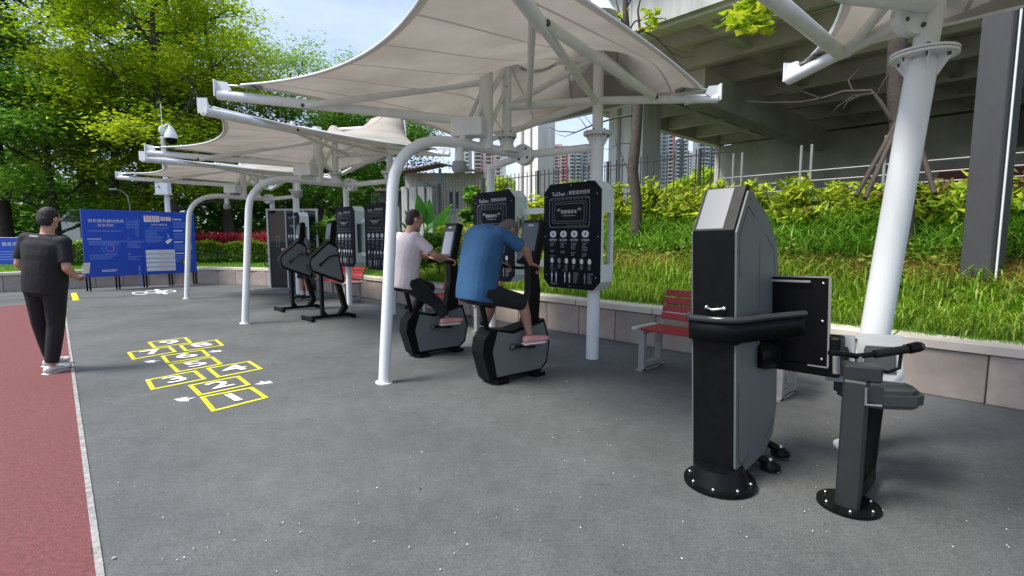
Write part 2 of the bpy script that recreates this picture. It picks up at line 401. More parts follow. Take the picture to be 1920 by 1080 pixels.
def leaves_obj(name, C, size, material, parent=None, aspect=.5, droop=.25, flat=.5, rv=None):
    """C: (n,3) leaf positions; each leaf a folded diamond of two triangles"""
    n = len(C); az = nr.rand(n) * 2 * math.pi; el = (nr.rand(n) - .5) * 1.6 * (1 - flat) - droop
    L_ = size * (.6 + .8 * nr.rand(n))
    a = np.stack([np.cos(az) * np.cos(el), np.sin(az) * np.cos(el), np.sin(el)], 1)
    r = nr.normal(size=(n, 3)); r[:, 2] *= (1 - flat) * .8 + .15
    b = np.cross(a, np.array([0, 0, 1.0])) + .55 * r; b -= a * (b * a).sum(1)[:, None]; b /= np.linalg.norm(b, axis=1)[:, None] + 1e-9
    c_ = np.cross(a, b)
    V = np.empty((n, 4, 3)); h = L_[:, None]
    V[:, 0] = C - a * h * .5; V[:, 1] = C + b * h * aspect * .5 + c_ * h * .06; V[:, 2] = C + a * h * .5 - c_ * h * .08; V[:, 3] = C - b * h * aspect * .5 + c_ * h * .06
    idx = np.arange(n)[:, None] * 4
    loops = np.concatenate([idx + np.array([0, 1, 2]), idx + np.array([0, 2, 3])], 1).reshape(-1)
    me = bpy.data.meshes.new(name); me.vertices.add(n * 4); me.vertices.foreach_set('co', V.reshape(-1))
    me.loops.add(len(loops)); me.loops.foreach_set('vertex_index', loops); me.polygons.add(2 * n); me.polygons.foreach_set('loop_start', np.arange(2 * n) * 3)
    me.update(calc_edges=True); at = me.attributes.new('rnd', 'FLOAT', 'POINT')
    if rv is None: rv = nr.rand(n)
    at.data.foreach_set('value', np.repeat(np.clip(rv, 0, 1), 4)); me.materials.append(material); me.validate()
    o = bpy.data.objects.new(name, me); col.objects.link(o)
    if parent: o.parent = parent
    return o
def leafmat(name, cols, trans=.35, rough=.5): return mat(name, cols[0], rough, trans=trans, attr=cols, spec=.25)
lm_grass = leafmat('grass_blade', [(.08, .19, .012), (.18, .36, .02), (.30, .48, .03), (.48, .54, .12)], .4)
lm_lawn = leafmat('lawn_blade', [(.09, .24, .01), (.16, .37, .015), (.23, .45, .03)], .4)
lm_dry = leafmat('dry_grass_blade', [(.30, .16, .05), (.40, .26, .07), (.26, .24, .04), (.46, .36, .13)], .35)
lm_bamboo = leafmat('broad_blade', [(.05, .16, .018), (.12, .31, .02), (.22, .44, .035), (.36, .54, .09)], .4)
lm_croton = leafmat('croton_leaf', [(.16, .30, .02), (.38, .50, .03), (.55, .60, .04), (.26, .40, .02), (.14, .07, .03)], .35)
lm_dark = leafmat('dark_tree_leaf', [(.04, .11, .014), (.08, .19, .018), (.14, .28, .03)], .35)
lm_yel = leafmat('yellow_green_leaf', [(.13, .25, .010), (.30, .46, .014), (.46, .58, .02), (.58, .58, .04)], .5)
lm_mid = leafmat('mid_green_leaf', [(.06, .16, .015), (.12, .28, .02), (.21, .40, .03)], .4)
lm_pale = leafmat('pale_leaf', [(.14, .27, .05), (.25, .42, .08), (.38, .52, .14)], .45)
lm_red = leafmat('red_leaf', [(.22, .012, .02), (.42, .02, .05), (.55, .07, .12), (.12, .02, .02)], .35)
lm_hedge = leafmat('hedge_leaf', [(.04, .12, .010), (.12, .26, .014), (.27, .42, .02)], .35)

def scatter(s0, s1, t0, t1, n, tp=1.0):
    s = s0 + (s1 - s0) * nr.rand(n); t = t0 + (t1 - t0) * nr.rand(n) ** tp
    x, y, z = TP(s, t); return x, y, z, s, t
def clumped(x, y, k, sp):
    c = nr.randint(0, len(x), k); return c

sR0 = s_of(8.5); sMid = s_of(-3.2)
# rough grass low on the bank, right half
x, y, z, s, t = scatter(s_of(7.5), sMid, .30, 1.5, 30000); stuff(blades_obj('grass', x, y, z, .20, .011, .45, lm_grass, curve=.8))
x, y, z, s, t = scatter(s_of(7.5), sMid, .8, 1.6, 5000); stuff(blades_obj('tall_grass', x, y, z, .42, .013, .4, lm_grass, curve=.9))
x, y, z, s, t = scatter(s_of(7.5), sMid, 1.25, 2.2, 24000); stuff(blades_obj('dry_grass', x, y, z, .30, .010, .5, lm_dry, curve=.9))
x, y, z, s, t = scatter(s_of(8), sMid, .16, .9, 26000); stuff(blades_obj('lawn', x, y, z - .005, .055, .008, .4, lm_lawn))
x, y, z, s, t = scatter(sMid - 1, WL - 6, .16, 2.8, 42000, 1.2); stuff(blades_obj('lawn', x, y, z - .005, .09, .014, .4, lm_lawn))
# dense ground cover of broad blades further up
x, y, z, s, t = scatter(s_of(8), s_of(-1.5), 1.95, 3.1, 17000); hgt = .05 + .42 * nr.rand(len(x)) * (.6 + .4 * np.sin(s * 2.3) * np.sin(s * .9 + 1))
stuff(blades_obj('ground_cover', x, y, z + hgt * .6, .24, .028, .8, lm_bamboo, curve=.9))
x, y, z, s, t = scatter(s_of(8), s_of(-1.5), 1.9, 3.1, 8000)
stuff(blades_obj('ground_cover', x, y, z, .5, .022, .45, lm_bamboo, curve=.8))

x, y, z, s, t = scatter(s_of(8), s_of(-1.5), .9, 3.2, 15000, .8)
keep = (np.sin(s * 3.1 + t * 2) * np.sin(s * 1.3 - t * 3.3) + .35 * nr.rand(len(s))) > .12
C = np.stack([x, y, z + .05 + .25 * nr.rand(len(x)) * np.clip(t - .6, 0, 1)], 1)[keep]
stuff(leaves_obj('weeds', C, .085, leafmat('weed_leaf', [(.05, .13, .02), (.13, .27, .03), (.26, .38, .05), (.35, .33, .08)], .4), None, .5, .1, .3))
def rosette(name, label, cat, pos, nst, hgt, spread, leaf, aspect, material, per=16, group=None):
    """a leafy plant: several stems with leaves in whorls"""
    t = thing(name, label, cat, pos, rnd.uniform(0, 6), group)
    st = MB(); C = []
    for i in range(nst):
        a = rnd.uniform(0, 6.28); rr = spread * math.sqrt(rnd.random()); b = Vector((rr * math.cos(a) * .4, rr * math.sin(a) * .4, -.03))
        top = Vector((rr * math.cos(a), rr * math.sin(a), hgt * rnd.uniform(.55, 1)))
        st.tube([b, (b + top) / 2 + Vector((0, 0, .03)), top], [.008, .006, .004], bark, 5)
        for k in range(per):
            f = rnd.uniform(.25, 1.05); p = b.lerp(top, f); C.append((p.x + rnd.gauss(0, leaf * .45), p.y + rnd.gauss(0, leaf * .45), p.z + rnd.gauss(0, leaf * .2)))
    leaves_obj('foliage', np.array(C), leaf, material, t, aspect, -.35, .3)
    st.obj('stems', t)
    return t
# yellow-green broad-leaved plants in a row at the top of the bank
spots = []
for i in range(46):
    sv = s_of(7.4) + i * .29
    spots.append((sv, (3.5 if i % 2 else 3.1) + rnd.uniform(-.15, .15)))
g_cro = 'yellow-green broad-leaved plants along the top of the bank'
for i, (sv, tv) in enumerate(spots):
    x, y, z = TP(sv, tv)
    rosette('croton_plant', 'yellow-green broad-leaved plant in the row below the fence on top of the bank', 'plant', (x, y, z - .02), 8, (.70 if x < 4.6 else .58) * rnd.uniform(.75, 1.15), .36, .18, .36, lm_croton, 34, g_cro)
# dense low shrubs right behind the near panels (mid left)
def bush(name, label, cat, pos, rad, n, leaf, material, aspect=.5, stems=5, group=None, nclump=14, flat=.45):
    t = thing(name, label, cat, pos, 0, group)
    cl = []
    for i in range(nclump):
        a = rnd.uniform(0, 6.28); u = rnd.random() ** .5; zz = rnd.uniform(.12, .92)
        k = math.sqrt(max(.05, 1 - (2 * zz - 1) ** 2))
        cl.append((rad[0] * u * k * math.cos(a) * .8, rad[1] * u * k * math.sin(a) * .8, rad[2] * 2 * zz, rnd.uniform(.22, .42) * min(rad), rnd.random()))
    cl = np.array(cl); ci = nr.randint(0, nclump, n)
    d = nr.normal(size=(n, 3)); d /= np.linalg.norm(d, axis=1)[:, None]; rr = (nr.rand(n) ** .45)[:, None]
    C = cl[ci, :3] + d * rr * cl[ci, 3][:, None] * np.array([1.25, 1.25, .85])
    C[:, 2] = np.abs(C[:, 2])
    rv = .55 * cl[ci, 4] + .45 * nr.rand(n)
    leaves_obj('foliage', C, leaf, material, t, aspect, .1, flat, rv)
    st = MB()
    for i in range(stems):
        q = cl[rnd.randrange(nclump)]; st.tube([(rnd.uniform(-.06, .06) * rad[0], rnd.uniform(-.06, .06) * rad[0], -.05), (q[0] * .5, q[1] * .5, q[2] * .6), tuple(q[:3])], [.022 * rad[2], .015 * rad[2], .008], bark, 5)
    st.obj('stems', t)
    return t

# ------------------------------------------------------------------ trees
def tree(name, label, pos, height, crown_r, crown_z0, nleaf, leaf, lmat, bmat_, trunk_r=.16, lean=(0, 0), group=None, levels=3, clumpr=.9, seed=1, aspect=.5, flatc=.55, nb=7, bare=False):
    q = random.Random(seed); t = thing(name, label, 'tree', pos, 0, group)
    tr = MB(); ends = []
    def branch(p, d, l, r, lev):
        path = [p]; dd = d.copy(); k = 4
        for i in range(k):
            dd = (dd + Vector((q.gauss(0, .14), q.gauss(0, .14), q.gauss(.03, .08)))).normalized(); path.append(path[-1] + dd * l / k)
        tr.tube(path, [r * (1 - .55 * i / k) for i in range(k + 1)], bmat_, 7 if lev < 2 else 5, cap=False)
        if lev >= levels: ends.append(path[-1]); ends.append(path[-2]); return
        for i in range(3 if lev else nb):
            j = q.randrange(2, k + 1); a = q.uniform(0, 6.28); sp = q.uniform(.5, 1.0)
            side = Vector((math.cos(a), math.sin(a), 0)); nd = (dd * (1 - .45 * sp) + side * sp + Vector((0, 0, .12))).normalized()
            branch(path[j], nd, l * q.uniform(.5, .72), r * .5, lev + 1)
    # trunk
    k = 8; path = []; 
    for i in range(k + 1):
        f = i / k; path.append(Vector((lean[0] * f + .12 * math.sin(f * 5 + seed) * f, lean[1] * f + .12 * math.cos(f * 4 + seed) * f, height * .8 * f)))
    tr.tube(path, [trunk_r * (1.15 - .8 * i / k) for i in range(k + 1)], bmat_, 10, cap=False)
    for i in range(nb * 2):
        f = crown_z0 + (1 - crown_z0) * (i + q.random()) / (nb * 2); f = min(f, .99)
        p = path[min(k, int(f * k))].lerp(path[min(k, int(f * k) + 1)], f * k - int(f * k)) if f < 1 else path[-1]
        a = i * 2.4 + q.uniform(-.4, .4); w = crown_r * (.55 + .5 * math.sin(math.pi * min(1, (f - crown_z0) / (1 - crown_z0) * .85 + .12)))
        d = Vector((math.cos(a), math.sin(a), q.uniform(.15, .7))).normalized(); branch(p, d, w * .62, trunk_r * .38 * (1.1 - .5 * f), 1)
    tr.obj('trunk', t)
    if not bare and nleaf:
        E = np.array([tuple(e) for e in ends]); tone = nr.rand(len(E)); ci = nr.randint(0, len(E), nleaf)
        C = E[ci] + nr.normal(size=(nleaf, 3)) * np.array([clumpr, clumpr, clumpr * .45]) * .5
        leaves_obj('crown', C, leaf, lmat, t, aspect, .15, flatc, .6 * tone[ci] + .4 * nr.rand(nleaf))
    return t
TZ = 1.0
g_bt = 'tall trees behind the planter on the left'
T_ = [ # u, Y, height, crown radius, z0, n, leaf, mat, bark, trunk, seed, label
 (175, 24, 15.5, 5.2, .25, 9000, .26, lm_dark, bark_d, .34, 3, 'tall dark-trunked spreading tree behind the blue notice board'),
 (15, 21, 14.5, 4.8, .18, 9500, .24, lm_mid, bark_d, .28, 5, 'tall mid-green tree at the left edge, behind the walking man'),
 (335, 19.5, 11.5, 3.6, .15, 11000, .19, lm_yel, bark, .20, 8, 'yellow-green feathery tree behind the camera pole'),
 (225, 20.5, 8.2, 3.2, .12, 8000, .19, lm_yel, bark, .17, 9, 'lower yellow-green tree between the dark trunks and the camera pole'),
 (435, 22, 12.5, 3.0, .15, 8000, .19, lm_yel, bark, .18, 12, 'tall yellow-green tree just left of the sky gap above the canopies'),
 (110, 19, 6.6, 3.0, .10, 7000, .20, lm_mid, bark_d, .16, 14, 'lower mid-green tree above the walking man'),
 (545, 27, 11.2, 3.8, .25, 6000, .20, lm_pale, bark, .15, 17, 'sparse pale-leaved tree against the sky above the left canopy arm'),
 (640, 33, 12.8, 3.6, .3, 4200, .20, lm_pale, bark, .14, 19, 'thin pale tree top just left of the big canopy edge'),
 (430, 25, 7.4, 4.0, .1, 8000, .24, lm_dark, bark_d, .22, 21, 'dark green tree seen under the far canopies'),
 (600, 24, 7.0, 3.4, .12, 6500, .22, lm_mid, bark_d, .18, 23, 'rounded green tree behind the second canopy'),
 (725, 30, 8.0, 3.4, .12, 6000, .24, lm_mid, bark_d, .18, 25, 'green tree left of the tin-roofed shed'),
 (280, 32, 15.0, 5.5, .1, 8000, .32, lm_dark, bark_d, .3, 27, 'tall dark tree far behind the yellow-green trees'),
 (-90, 24, 14.0, 5.5, .12, 7000, .3, lm_dark, bark_d, .3, 29, 'dark tree at the far left edge of the park'),
]
for u, Y, h, cr_, z0, n, lf, lm, bk, tr_, sd, lab in T_:
    x = (u - 960) / F * Y
    tree('park_tree', lab, (x, Y, TZ), h, cr_, z0, int(n * 2.5), lf * .82, lm, bk, tr_, (rnd.uniform(-.5, .5), 0), g_bt, seed=sd, clumpr=1.0)

nW = 42000; uu = nr.uniform(-420, 760, nW); YY = nr.uniform(33, 42, nW); zz = 1 + 7.5 * nr.rand(nW) ** 1.15 * (.75 + .25 * np.sin(uu * .03) * np.sin(uu * .011 + 1))
C = np.stack([(uu - 960) / F * YY, YY, zz], 1)
stuff(leaves_obj('woodland', C, .5, lm_mid, None, .6, .2, .4, .5 + .5 * np.sin(uu * .05 + zz * 1.3) * nr.rand(nW)))
# hedge and red plants behind the left wall
hg = thing('hedge', 'clipped green hedge on the lawn behind the low wall, left of the glass kiosk', 'hedge')
s0, s1 = s_of(-4.6), s_of(-13.2)
nH = 26000; hs = s0 + (s1 - s0) * nr.rand(nH)
face = nr.rand(nH); tt = np.where(face < .55, 1.05 + .12 * nr.rand(nH), 1.05 + 1.1 * nr.rand(nH))
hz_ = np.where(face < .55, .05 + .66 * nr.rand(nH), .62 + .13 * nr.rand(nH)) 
bumpf = .06 * np.sin(hs * 5.1) + .05 * np.sin(hs * 11.3 + 1)
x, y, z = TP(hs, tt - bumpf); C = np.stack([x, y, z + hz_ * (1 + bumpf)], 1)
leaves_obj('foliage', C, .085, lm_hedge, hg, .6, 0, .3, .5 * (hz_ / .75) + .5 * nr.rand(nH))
mb = MB()
for i in range(40):
    sv = s0 + (s1 - s0) * (i + .5) / 40; x, y, z = TP(sv, 1.6); mb.tube([(x, y, z - .05), (x, y, z + .6)], .02, bark_d, 5)
mb.obj('stems', hg)
g_red = 'crimson long-leaved plants behind the hedge'
for i, u in enumerate([372, 398, 425, 446, 470, 492, 512]):
    Y = 17.6 - .3 * abs(i - 3) * .5; x = (u - 960) / F * Y
    t = thing('cordyline_plant', ['leftmost', 'second from the left', 'third from the left', 'middle', 'third from the right', 'second from the right', 'rightmost'][i] + ' of the crimson long-leaved plants behind the clipped hedge', 'plant', (x, Y, .75), 0, g_red)
    n = 260; a = nr.rand(n) * 6.28; r_ = .32 * nr.rand(n) ** .5
    blades_obj('foliage', r_ * np.cos(a), r_ * np.sin(a), .35 + .3 * nr.rand(n), .34, .04, .7, lm_red, t)
    MB().tube([(0, 0, -.05), (0, 0, .6)], .02, bark, 5).obj('stem', t)

# shrubs behind the middle of the wall
def bush_at(u, Y, ztop, rx, n, leaf, m, lab, asp=.5, name='shrub', zb=None, ry=None, ncl=16, flat=.45):
    x = (u - 960) / F * Y; z0 = zb if zb is not None else .8
    return bush(name, lab, 'shrub', (x, Y, z0), (rx, ry or rx, (ztop - z0) / 2), n, leaf, m, asp, nclump=ncl, flat=flat)
bush_at(610, 14.3, 2.05, .8, 5200, .12, lm_pale if False else leafmat('fresh_leaf', [(.07, .19, .02), (.14, .32, .03), (.24, .42, .06)], .45), 'bright green drooping shrub between the glass kiosk and the nearest slim poster panel', .3, zb=.8)
bush_at(575, 15.8, 1.8, .9, 3200, .12, lm_mid, 'mid green shrub behind the hand-crank machines', zb=.8)
bush_at(664, 14.5, 2.0, .75, 3400, .12, lm_mid, 'leafy shrub between the two far poster panels', zb=.9)
bush_at(738, 14.5, 1.75, .8, 3000, .12, lm_dark, 'dark low shrub in front of the shed fence', zb=.9)
bush_at(880, 12.2, 2.75, .45, 4200, .11, lm_mid, 'rounded mid green shrub standing left of the slim post and above the second panel', zb=1.2)
bush_at(930, 13.2, 2.75, .9, 4500, .12, leafmat('olive_leaf', [(.07, .11, .02), (.14, .18, .03), (.2, .25, .05)], .35), 'olive green shrub behind the slim post', zb=1.6)
bush_at(856, 10.2, 1.8, .5, 3400, .11, lm_croton, 'yellow-green shrub right of the big-leaved plant', .4, zb=1.0)
bush_at(900, 9.6, 1.8, .5, 3000, .11, lm_croton, 'yellow and dark leaved shrub directly behind the second poster panel', .4, zb=1.0)
bush_at(825, 9.8, 1.55, .5, 3600, .10, lm_mid, 'green shrub in front of the big-leaved plant, between the two cyclists', zb=.8)
bush_at(770, 10.6, 1.5, .5, 2600, .10, lm_mid, 'low green shrub behind the seated man in pale pink', zb=.8)
bush_at(860, 9.0, 1.35, .5, 3200, .09, lm_grass, 'low light green shrub just above the wall between the two cyclists', .35, zb=.75)
bush_at(1015, 10.6, 2.25, .45, 2800, .10, lm_croton, 'yellow-green bush left of the largest poster panel', .4, zb=1.4)
# big-leaved plant
x = (800 - 960) / F * 10.9
bp_ = thing('elephant_ear_plant', 'plant with large upright paddle leaves in front of the shed', 'plant', (x, 10.9, 1.0))
big = mat('big_leaf', (.07, .24, .03), .45, noise=.2, nscale=6, trans=.4)
for i, (a, l, h, tl) in enumerate([(-2.6, .5, .55, .3), (-1.9, .62, .75, .15), (-1.2, .55, .72, .2), (-.5, .5, .5, .5), (.4, .55, .7, .4), (1.6, .5, .6, .4), (2.6, .5, .45, .6), (-2.2, .42, .35, .7), (-1.0, .4, .35, .7)]):
    d = Vector((math.cos(a), math.sin(a), 0)); b = d * .05; st = b + d * tl * .35 + Vector((0, 0, h)); side = Vector((-d.y, d.x, 0)).lerp(Vector((1, 0, 0)), .6).normalized()
    ax = (d * tl + Vector((0, 0, 1 - tl * .6))).normalized(); vs = []
    prof = [(0, .02), (.12, .12), (.3, .17), (.55, .15), (.8, .08), (1, .005)]
    for f, w in prof:
        c_ = st + ax * l * f + d * .12 * f * f; vs += [c_ - side * w * l * 1.4 + d * .03, c_, c_ + side * w * l * 1.4 + d * .03]
    fs = []
    for k in range(len(prof) - 1): fs += [(k * 3, k * 3 + 1, k * 3 + 4, k * 3 + 3), (k * 3 + 1, k * 3 + 2, k * 3 + 5, k * 3 + 4)]
    m = MB(); m.add(vs, fs, big, True); m.tube([b, st], .012, big, 6); m.obj('leaf', bp_)

# ------------------------------------------------------------------ viaduct and things under it
def Dp(u, D):   # point on the line X + .953 Y = D (parallel to the row) seen in picture column u
    k = dR.y / -dR.x
    Y = D / ((u - 960) / F + -dR.x / dR.y); return Vector(((u - 960) / F * Y, Y, 0))
K = -dR.x / dR.y
via = thing('concrete_viaduct', 'raised concrete deck with a coffered underside over the bank, on the right', 'viaduct', (0, 0, 0))
A0 = Dp(1188, 12.4)                       # front left corner of the deck
ZS = 5.46
def V3(o, a, b, z): p = o + (-dR) * a + nR * b; return Vector((p.x, p.y, z))     # a: along to the right, b: back
def bar(m, o, a0, a1, b0, b1, z0, z1, mt):
    c = [V3(o, a, b, z) for a in (a0, a1) for b in (b0, b1) for z in (z0, z1)]
    m.add(c, [(0, 1, 3, 2), (4, 6, 7, 5), (0, 4, 5, 1), (2, 3, 7, 6), (0, 2, 6, 4), (1, 5, 7, 3)], mt)
LEN, LFT = 20, -4.3
conc = mat('viaduct_concrete', (.60, .55, .53), .9, noise=.3, nscale=.8, bump=.25, bscale=22)
m = MB(); bar(m, A0, LFT, LEN, .0, 14.35, ZS + .42, ZS + .9, conc); m.obj('deck_slab', via)
m = MB(); bar(m, A0, LFT, LEN, -.16, -.002, ZS + .02, ZS + 1.25, concrete); m.obj('fascia', via)
m = MB(); bar(m, A0, -3.8, LEN, -.65, -.18, ZS + 1.28, ZS + 2.3, concrete); bar(m, A0, -3.8, LEN, -.95, -.66, ZS + 2.02, ZS + 2.22, concrete_d); m.obj('parapet', via)
for k in range(7):
    m = MB(); a_ = -2.2 + k * 2.1; bar(m, A0, a_, a_ + .035, -.165, -.1605, ZS + .02, ZS + 1.25, concrete_d); m.obj('panel_joint', via)
ribs = [(.0, .35), (1.09, .2), (2.5, .22), (4.3, .22), (6.3, .22), (8.3, .22), (10.4, .22), (12.6, .35)]
for b, w in ribs:
    m = MB(); bar(m, A0, LFT + .31, LEN - .01, b + .001, b + w, ZS - .03, ZS + .419, conc); m.obj('longitudinal_rib', via)
for a in (-2.4, 1.0, 3.9, 6.8, 9.7, 12.6):
    for k in range(len(ribs) - 1):
        m = MB(); bar(m, A0, a, a + .22, ribs[k][0] + ribs[k][1] + .002, ribs[k + 1][0] - .002, ZS + .04, ZS + .418, conc); m.obj('cross_rib', via)
m = MB(); bar(m, A0, LFT, LFT + .3, 0, 13, ZS - .10, ZS + .419, conc); m.obj('end_beam', via)
for a, w in ((-.45, .5), (8.0, .6)):
    m = MB(); bar(m, A0, a, a + w, 2.75, 12.4, ZS - .80, ZS - .034, conc); m.obj('girder', via)
m = MB(); bar(m, A0, LFT + .1, 4.6, 12.65, 12.95, 1.8, ZS - .101, conc); bar(m, A0, 4.6, LEN, 12.66, 12.94, 1.8, ZS - 1.3, conc); bar(m, A0, LFT + .2, LEN, 14.0, 14.3, 1.8, ZS + .419, concrete_d); m.obj('rear_wall', via)
for a in (9.6, 15):
    m = MB(); bar(m, A0, a, a + .6, 8.6, 9.2, 1.8, ZS - .031, conc); m.obj('column', via)
# pipe under the deck
m = MB(); m.tube([V3(A0, .5, 1.28, ZS - .06), V3(A0, 14, 1.28, ZS - .06)], .03, galv, 8); m.obj('conduit', via)
# free-standing piers
def pier(u0, u1, D, z1, lab, split=0):
    a = Dp(u0, D); b = Dp(u1, D); w = max(.4, (b - a).length * .75)
    t = thing('concrete_pier', lab, 'pier', (a.x, a.y, 1.6), 0)
    m = MB(); l0 = V3(a, 0, 0, 0) - a; 
    o = Vector((0, 0, 0))
    bar(m, o, 0, w, 0, w * .8, 0, z1 - 1.6, concrete_lit); m.obj('shaft', t)
    if split:
        m = MB(); bar(m, o, w * .28, w * .36, -.06, -.002, 0, z1 - 1.65, concrete_d); bar(m, o, w * .68, w * .74, -.05, -.002, 0, z1 - 1.65, concrete_d); m.obj('rib', t)
    return t
concrete_lit = mat('lit_look_concrete', (.74, .72, .70), .85, noise=.26, nscale=1.5, bump=.25, bscale=25, stretch=(2, 2, .3))  # daylight put into the base colour, so the pier under the deck looks lit
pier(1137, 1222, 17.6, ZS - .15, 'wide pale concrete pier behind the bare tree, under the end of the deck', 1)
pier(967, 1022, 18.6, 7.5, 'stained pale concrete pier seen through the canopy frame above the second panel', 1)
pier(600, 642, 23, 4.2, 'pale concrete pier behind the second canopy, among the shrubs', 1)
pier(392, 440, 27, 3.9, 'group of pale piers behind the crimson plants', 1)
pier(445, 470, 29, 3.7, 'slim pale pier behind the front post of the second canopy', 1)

# picket fence
fence = thing('picket_fence', 'thin dark iron picket fence on top of the bank, between the panels and the deck', 'fence', (0, 0, 0))
fa, fb = Dp(700, 14.0), Dp(1352, 14.0); fl = (fb - fa).length; fd = (fb - fa).normalized()
pk = MB().box((0, 0, .52), (.018, .018, 1.04), fencem).mesh('picket')
nn = int(fl / .165)
for i in range(nn + 1):
    p = fa + fd * (i * .165); o = bpy.data.objects.new('picket', pk); col.objects.link(o); o.parent = fence
    o.location = (p.x, p.y, 2.24 + .35 * 0); o.rotation_euler = (0, 0, R(45))
for zz in (2.33, 2.48, 3.16):
    m = MB(); m.tube([fa + Vector((0, 0, zz)), fb + Vector((0, 0, zz))], .013, fencem, 6); m.obj('rail', fence)
for i in range(0, nn, 14):
    p = fa + fd * (i * .165 + .08); m = MB(); m.box((p.x, p.y, 2.7), (.05, .05, 1.15), fencem, R(45)); m.obj('fence_post', fence)
rail = thing('pipe_railing', 'grey pipe railing with tall paired posts under the dark deck, above the leafy plants', 'railing')
ra = Dp(1345, 13.8); rb = Dp(2050, 13.8)
for u in (1367, 1383, 1491, 1510, 1645, 1664, 1835, 1860):
    p = Dp(u, 13.8); m = MB(); m.tube([(p.x, p.y, 2.1), (p.x, p.y, 3.08)], .024, galv, 8); m.obj('post', rail)
for zz in (2.45, 2.3, 2.62):
    m = MB(); m.tube([Vector((ra.x, ra.y, zz)), Vector((rb.x, rb.y, zz))], .014, galv, 6); m.obj('rail', rail)
m = MB(); c0 = Dp(1745, 17.5); bar(m, c0, 0, 3.5, 0, .3, 2.0, 2.75, mat('rust_red_paint', (.10, .012, .012), .7, noise=.2)); tag(m.obj('red_barrier'), 'low dark red barrier wall behind the pipe railing at the right', 'barrier')

# dark square column standing on the bank at the right
cpos = P(1842, 492, 5.45)
colm = thing('steel_column', 'dark square column with a thin white conduit on the bank, right edge', 'column', (cpos.x, cpos.y, 1.0), 0)
m = MB(); m.box((0, 0, 3), (.27, .27, 6), mat('dark_column_paint', (.05, .05, .055), .6, noise=.12), R(20), bev=.01); m.obj('shaft', colm)
m = MB(); m.tube([(.0, -.165, 0), (.0, -.165, 5.2)], .011, white, 6); m.obj('conduit', colm)

# bare trees on the bank
def gnarly(name, lab, pts, radii, branches, leaves=None, props=None):
    t = thing(name, lab, 'tree', pts[0]); o = Vector(pts[0])
    m = MB(); m.tube([Vector(p) - o for p in pts], radii, bark, 10, cap=False); m.obj('trunk', t)
    for b in branches: m = MB(); m.tube([Vector(p) - o for p in b[0]], [b[1] * (1 - .75 * i / (len(b[0]) - 1)) for i in range(len(b[0]))], bark, 6, cap=False); m.obj('branch', t)
    if leaves:
        leaves_obj('crown', np.array(leaves) - np.array(pts[0]), .13, lm_yel, t, .6, .2, .3)
    if props:
        for a, b in props:
            m = MB(); m.tube([Vector(a) - o, Vector(b) - o], .03, bark, 7); m.obj('prop', t)
    return t
def wig(a, b, k=6, amp=.08):
    a, b = Vector(a), Vector(b); L_ = (b - a).length
    return [a.lerp(b, i / k) + Vector((rnd.gauss(0, amp), rnd.gauss(0, amp), rnd.gauss(0, amp))) * L_ * .3 * (1 if 0 < i else 0) for i in range(k + 1)]
Yt = 9.6
tp_ = [P(1193, 424, Yt) - Vector((0, 0, .35)), P(1194, 380, Yt), P(1186, 320, Yt), P(1192, 260, Yt), P(1196, 200, Yt), P(1190, 130, Yt), P(1176, 70, Yt), P(1172, 10, Yt), P(1180, -60, Yt)]
br = []
def brpx(pts, r, Y=Yt): br.append(([P(u, v, Y + k * .06) for k, (u, v) in enumerate(pts)], r))
brpx([(1190, 215), (1150, 222), (1110, 235), (1080, 248), (1045, 246), (1030, 238)], .022)
brpx([(1080, 248), (1060, 256), (1040, 250)], .010); brpx([(1100, 240), (1090, 225), (1075, 212)], .010); brpx([(1110, 235), (1098, 220), (1092, 206)], .008)
brpx([(1192, 300), (1170, 310), (1150, 318), (1130, 320)], .014); brpx([(1190, 270), (1165, 268), (1140, 280), (1120, 276)], .012)
brpx([(1192, 345), (1178, 320), (1165, 290)], .016); brpx([(1170, 300), (1155, 270), (1148, 230)], .01)
brpx([(1180, 75), (1170, 50), (1160, 20), (1150, -20)], .03); brpx([(1182, 90), (1200, 55), (1196, 20), (1205, -20)], .035)
brpx([(1178, 60), (1190, 40), (1215, 35), (1250, 35), (1272, 42)], .018); brpx([(1182, 70), (1200, 55), (1230, 70), (1258, 98), (1280, 108), (1305, 106)], .018)
brpx([(1258, 98), (1270, 118), (1285, 126)], .008); brpx([(1230, 70), (1245, 85), (1290, 100), (1308, 96)], .008)
brpx([(1175, 50), (1150, 30), (1120, 30), (1095, 18), (1082, 5)], .016); brpx([(1120, 30), (1100, 10), (1090, -10)], .01)
brpx([(1172, 20), (1185, -5), (1190, -40)], .02); brpx([(1176, 60), (1160, 50), (1145, 20), (1142, -10)], .014)
brpx([(1186, 115), (1178, 95), (1165, 80), (1150, 78)], .012)
lv = []
for (u, v, n, s_) in ((1222, 26, 26, 9), (1220, 48, 30, 10), (1150, 28, 40, 12), (1395, 15, 0, 1)):
    for i in range(n): p = P(u + rnd.gauss(0, s_), v + rnd.gauss(0, s_ * .6), Yt + rnd.gauss(0, .15)); lv.append(tuple(p))
gnarly('bare_tree', 'nearly leafless tree with a crooked trunk in front of the wide concrete pier', tp_, [.11, .10, .105, .10, .095, .085, .07, .05, .03], br, lv)
br = []; Yt2 = 6.6
brpx([(1672, 225), (1650, 190), (1632, 170), (1580, 172), (1540, 185), (1500, 192), (1440, 193), (1400, 190)], .028, Yt2)
brpx([(1640, 175), (1600, 180), (1570, 200), (1560, 212)], .012, Yt2); brpx([(1610, 180), (1590, 190), (1578, 208)], .01, Yt2); brpx([(1540, 185), (1500, 170), (1470, 178)], .01, Yt2)
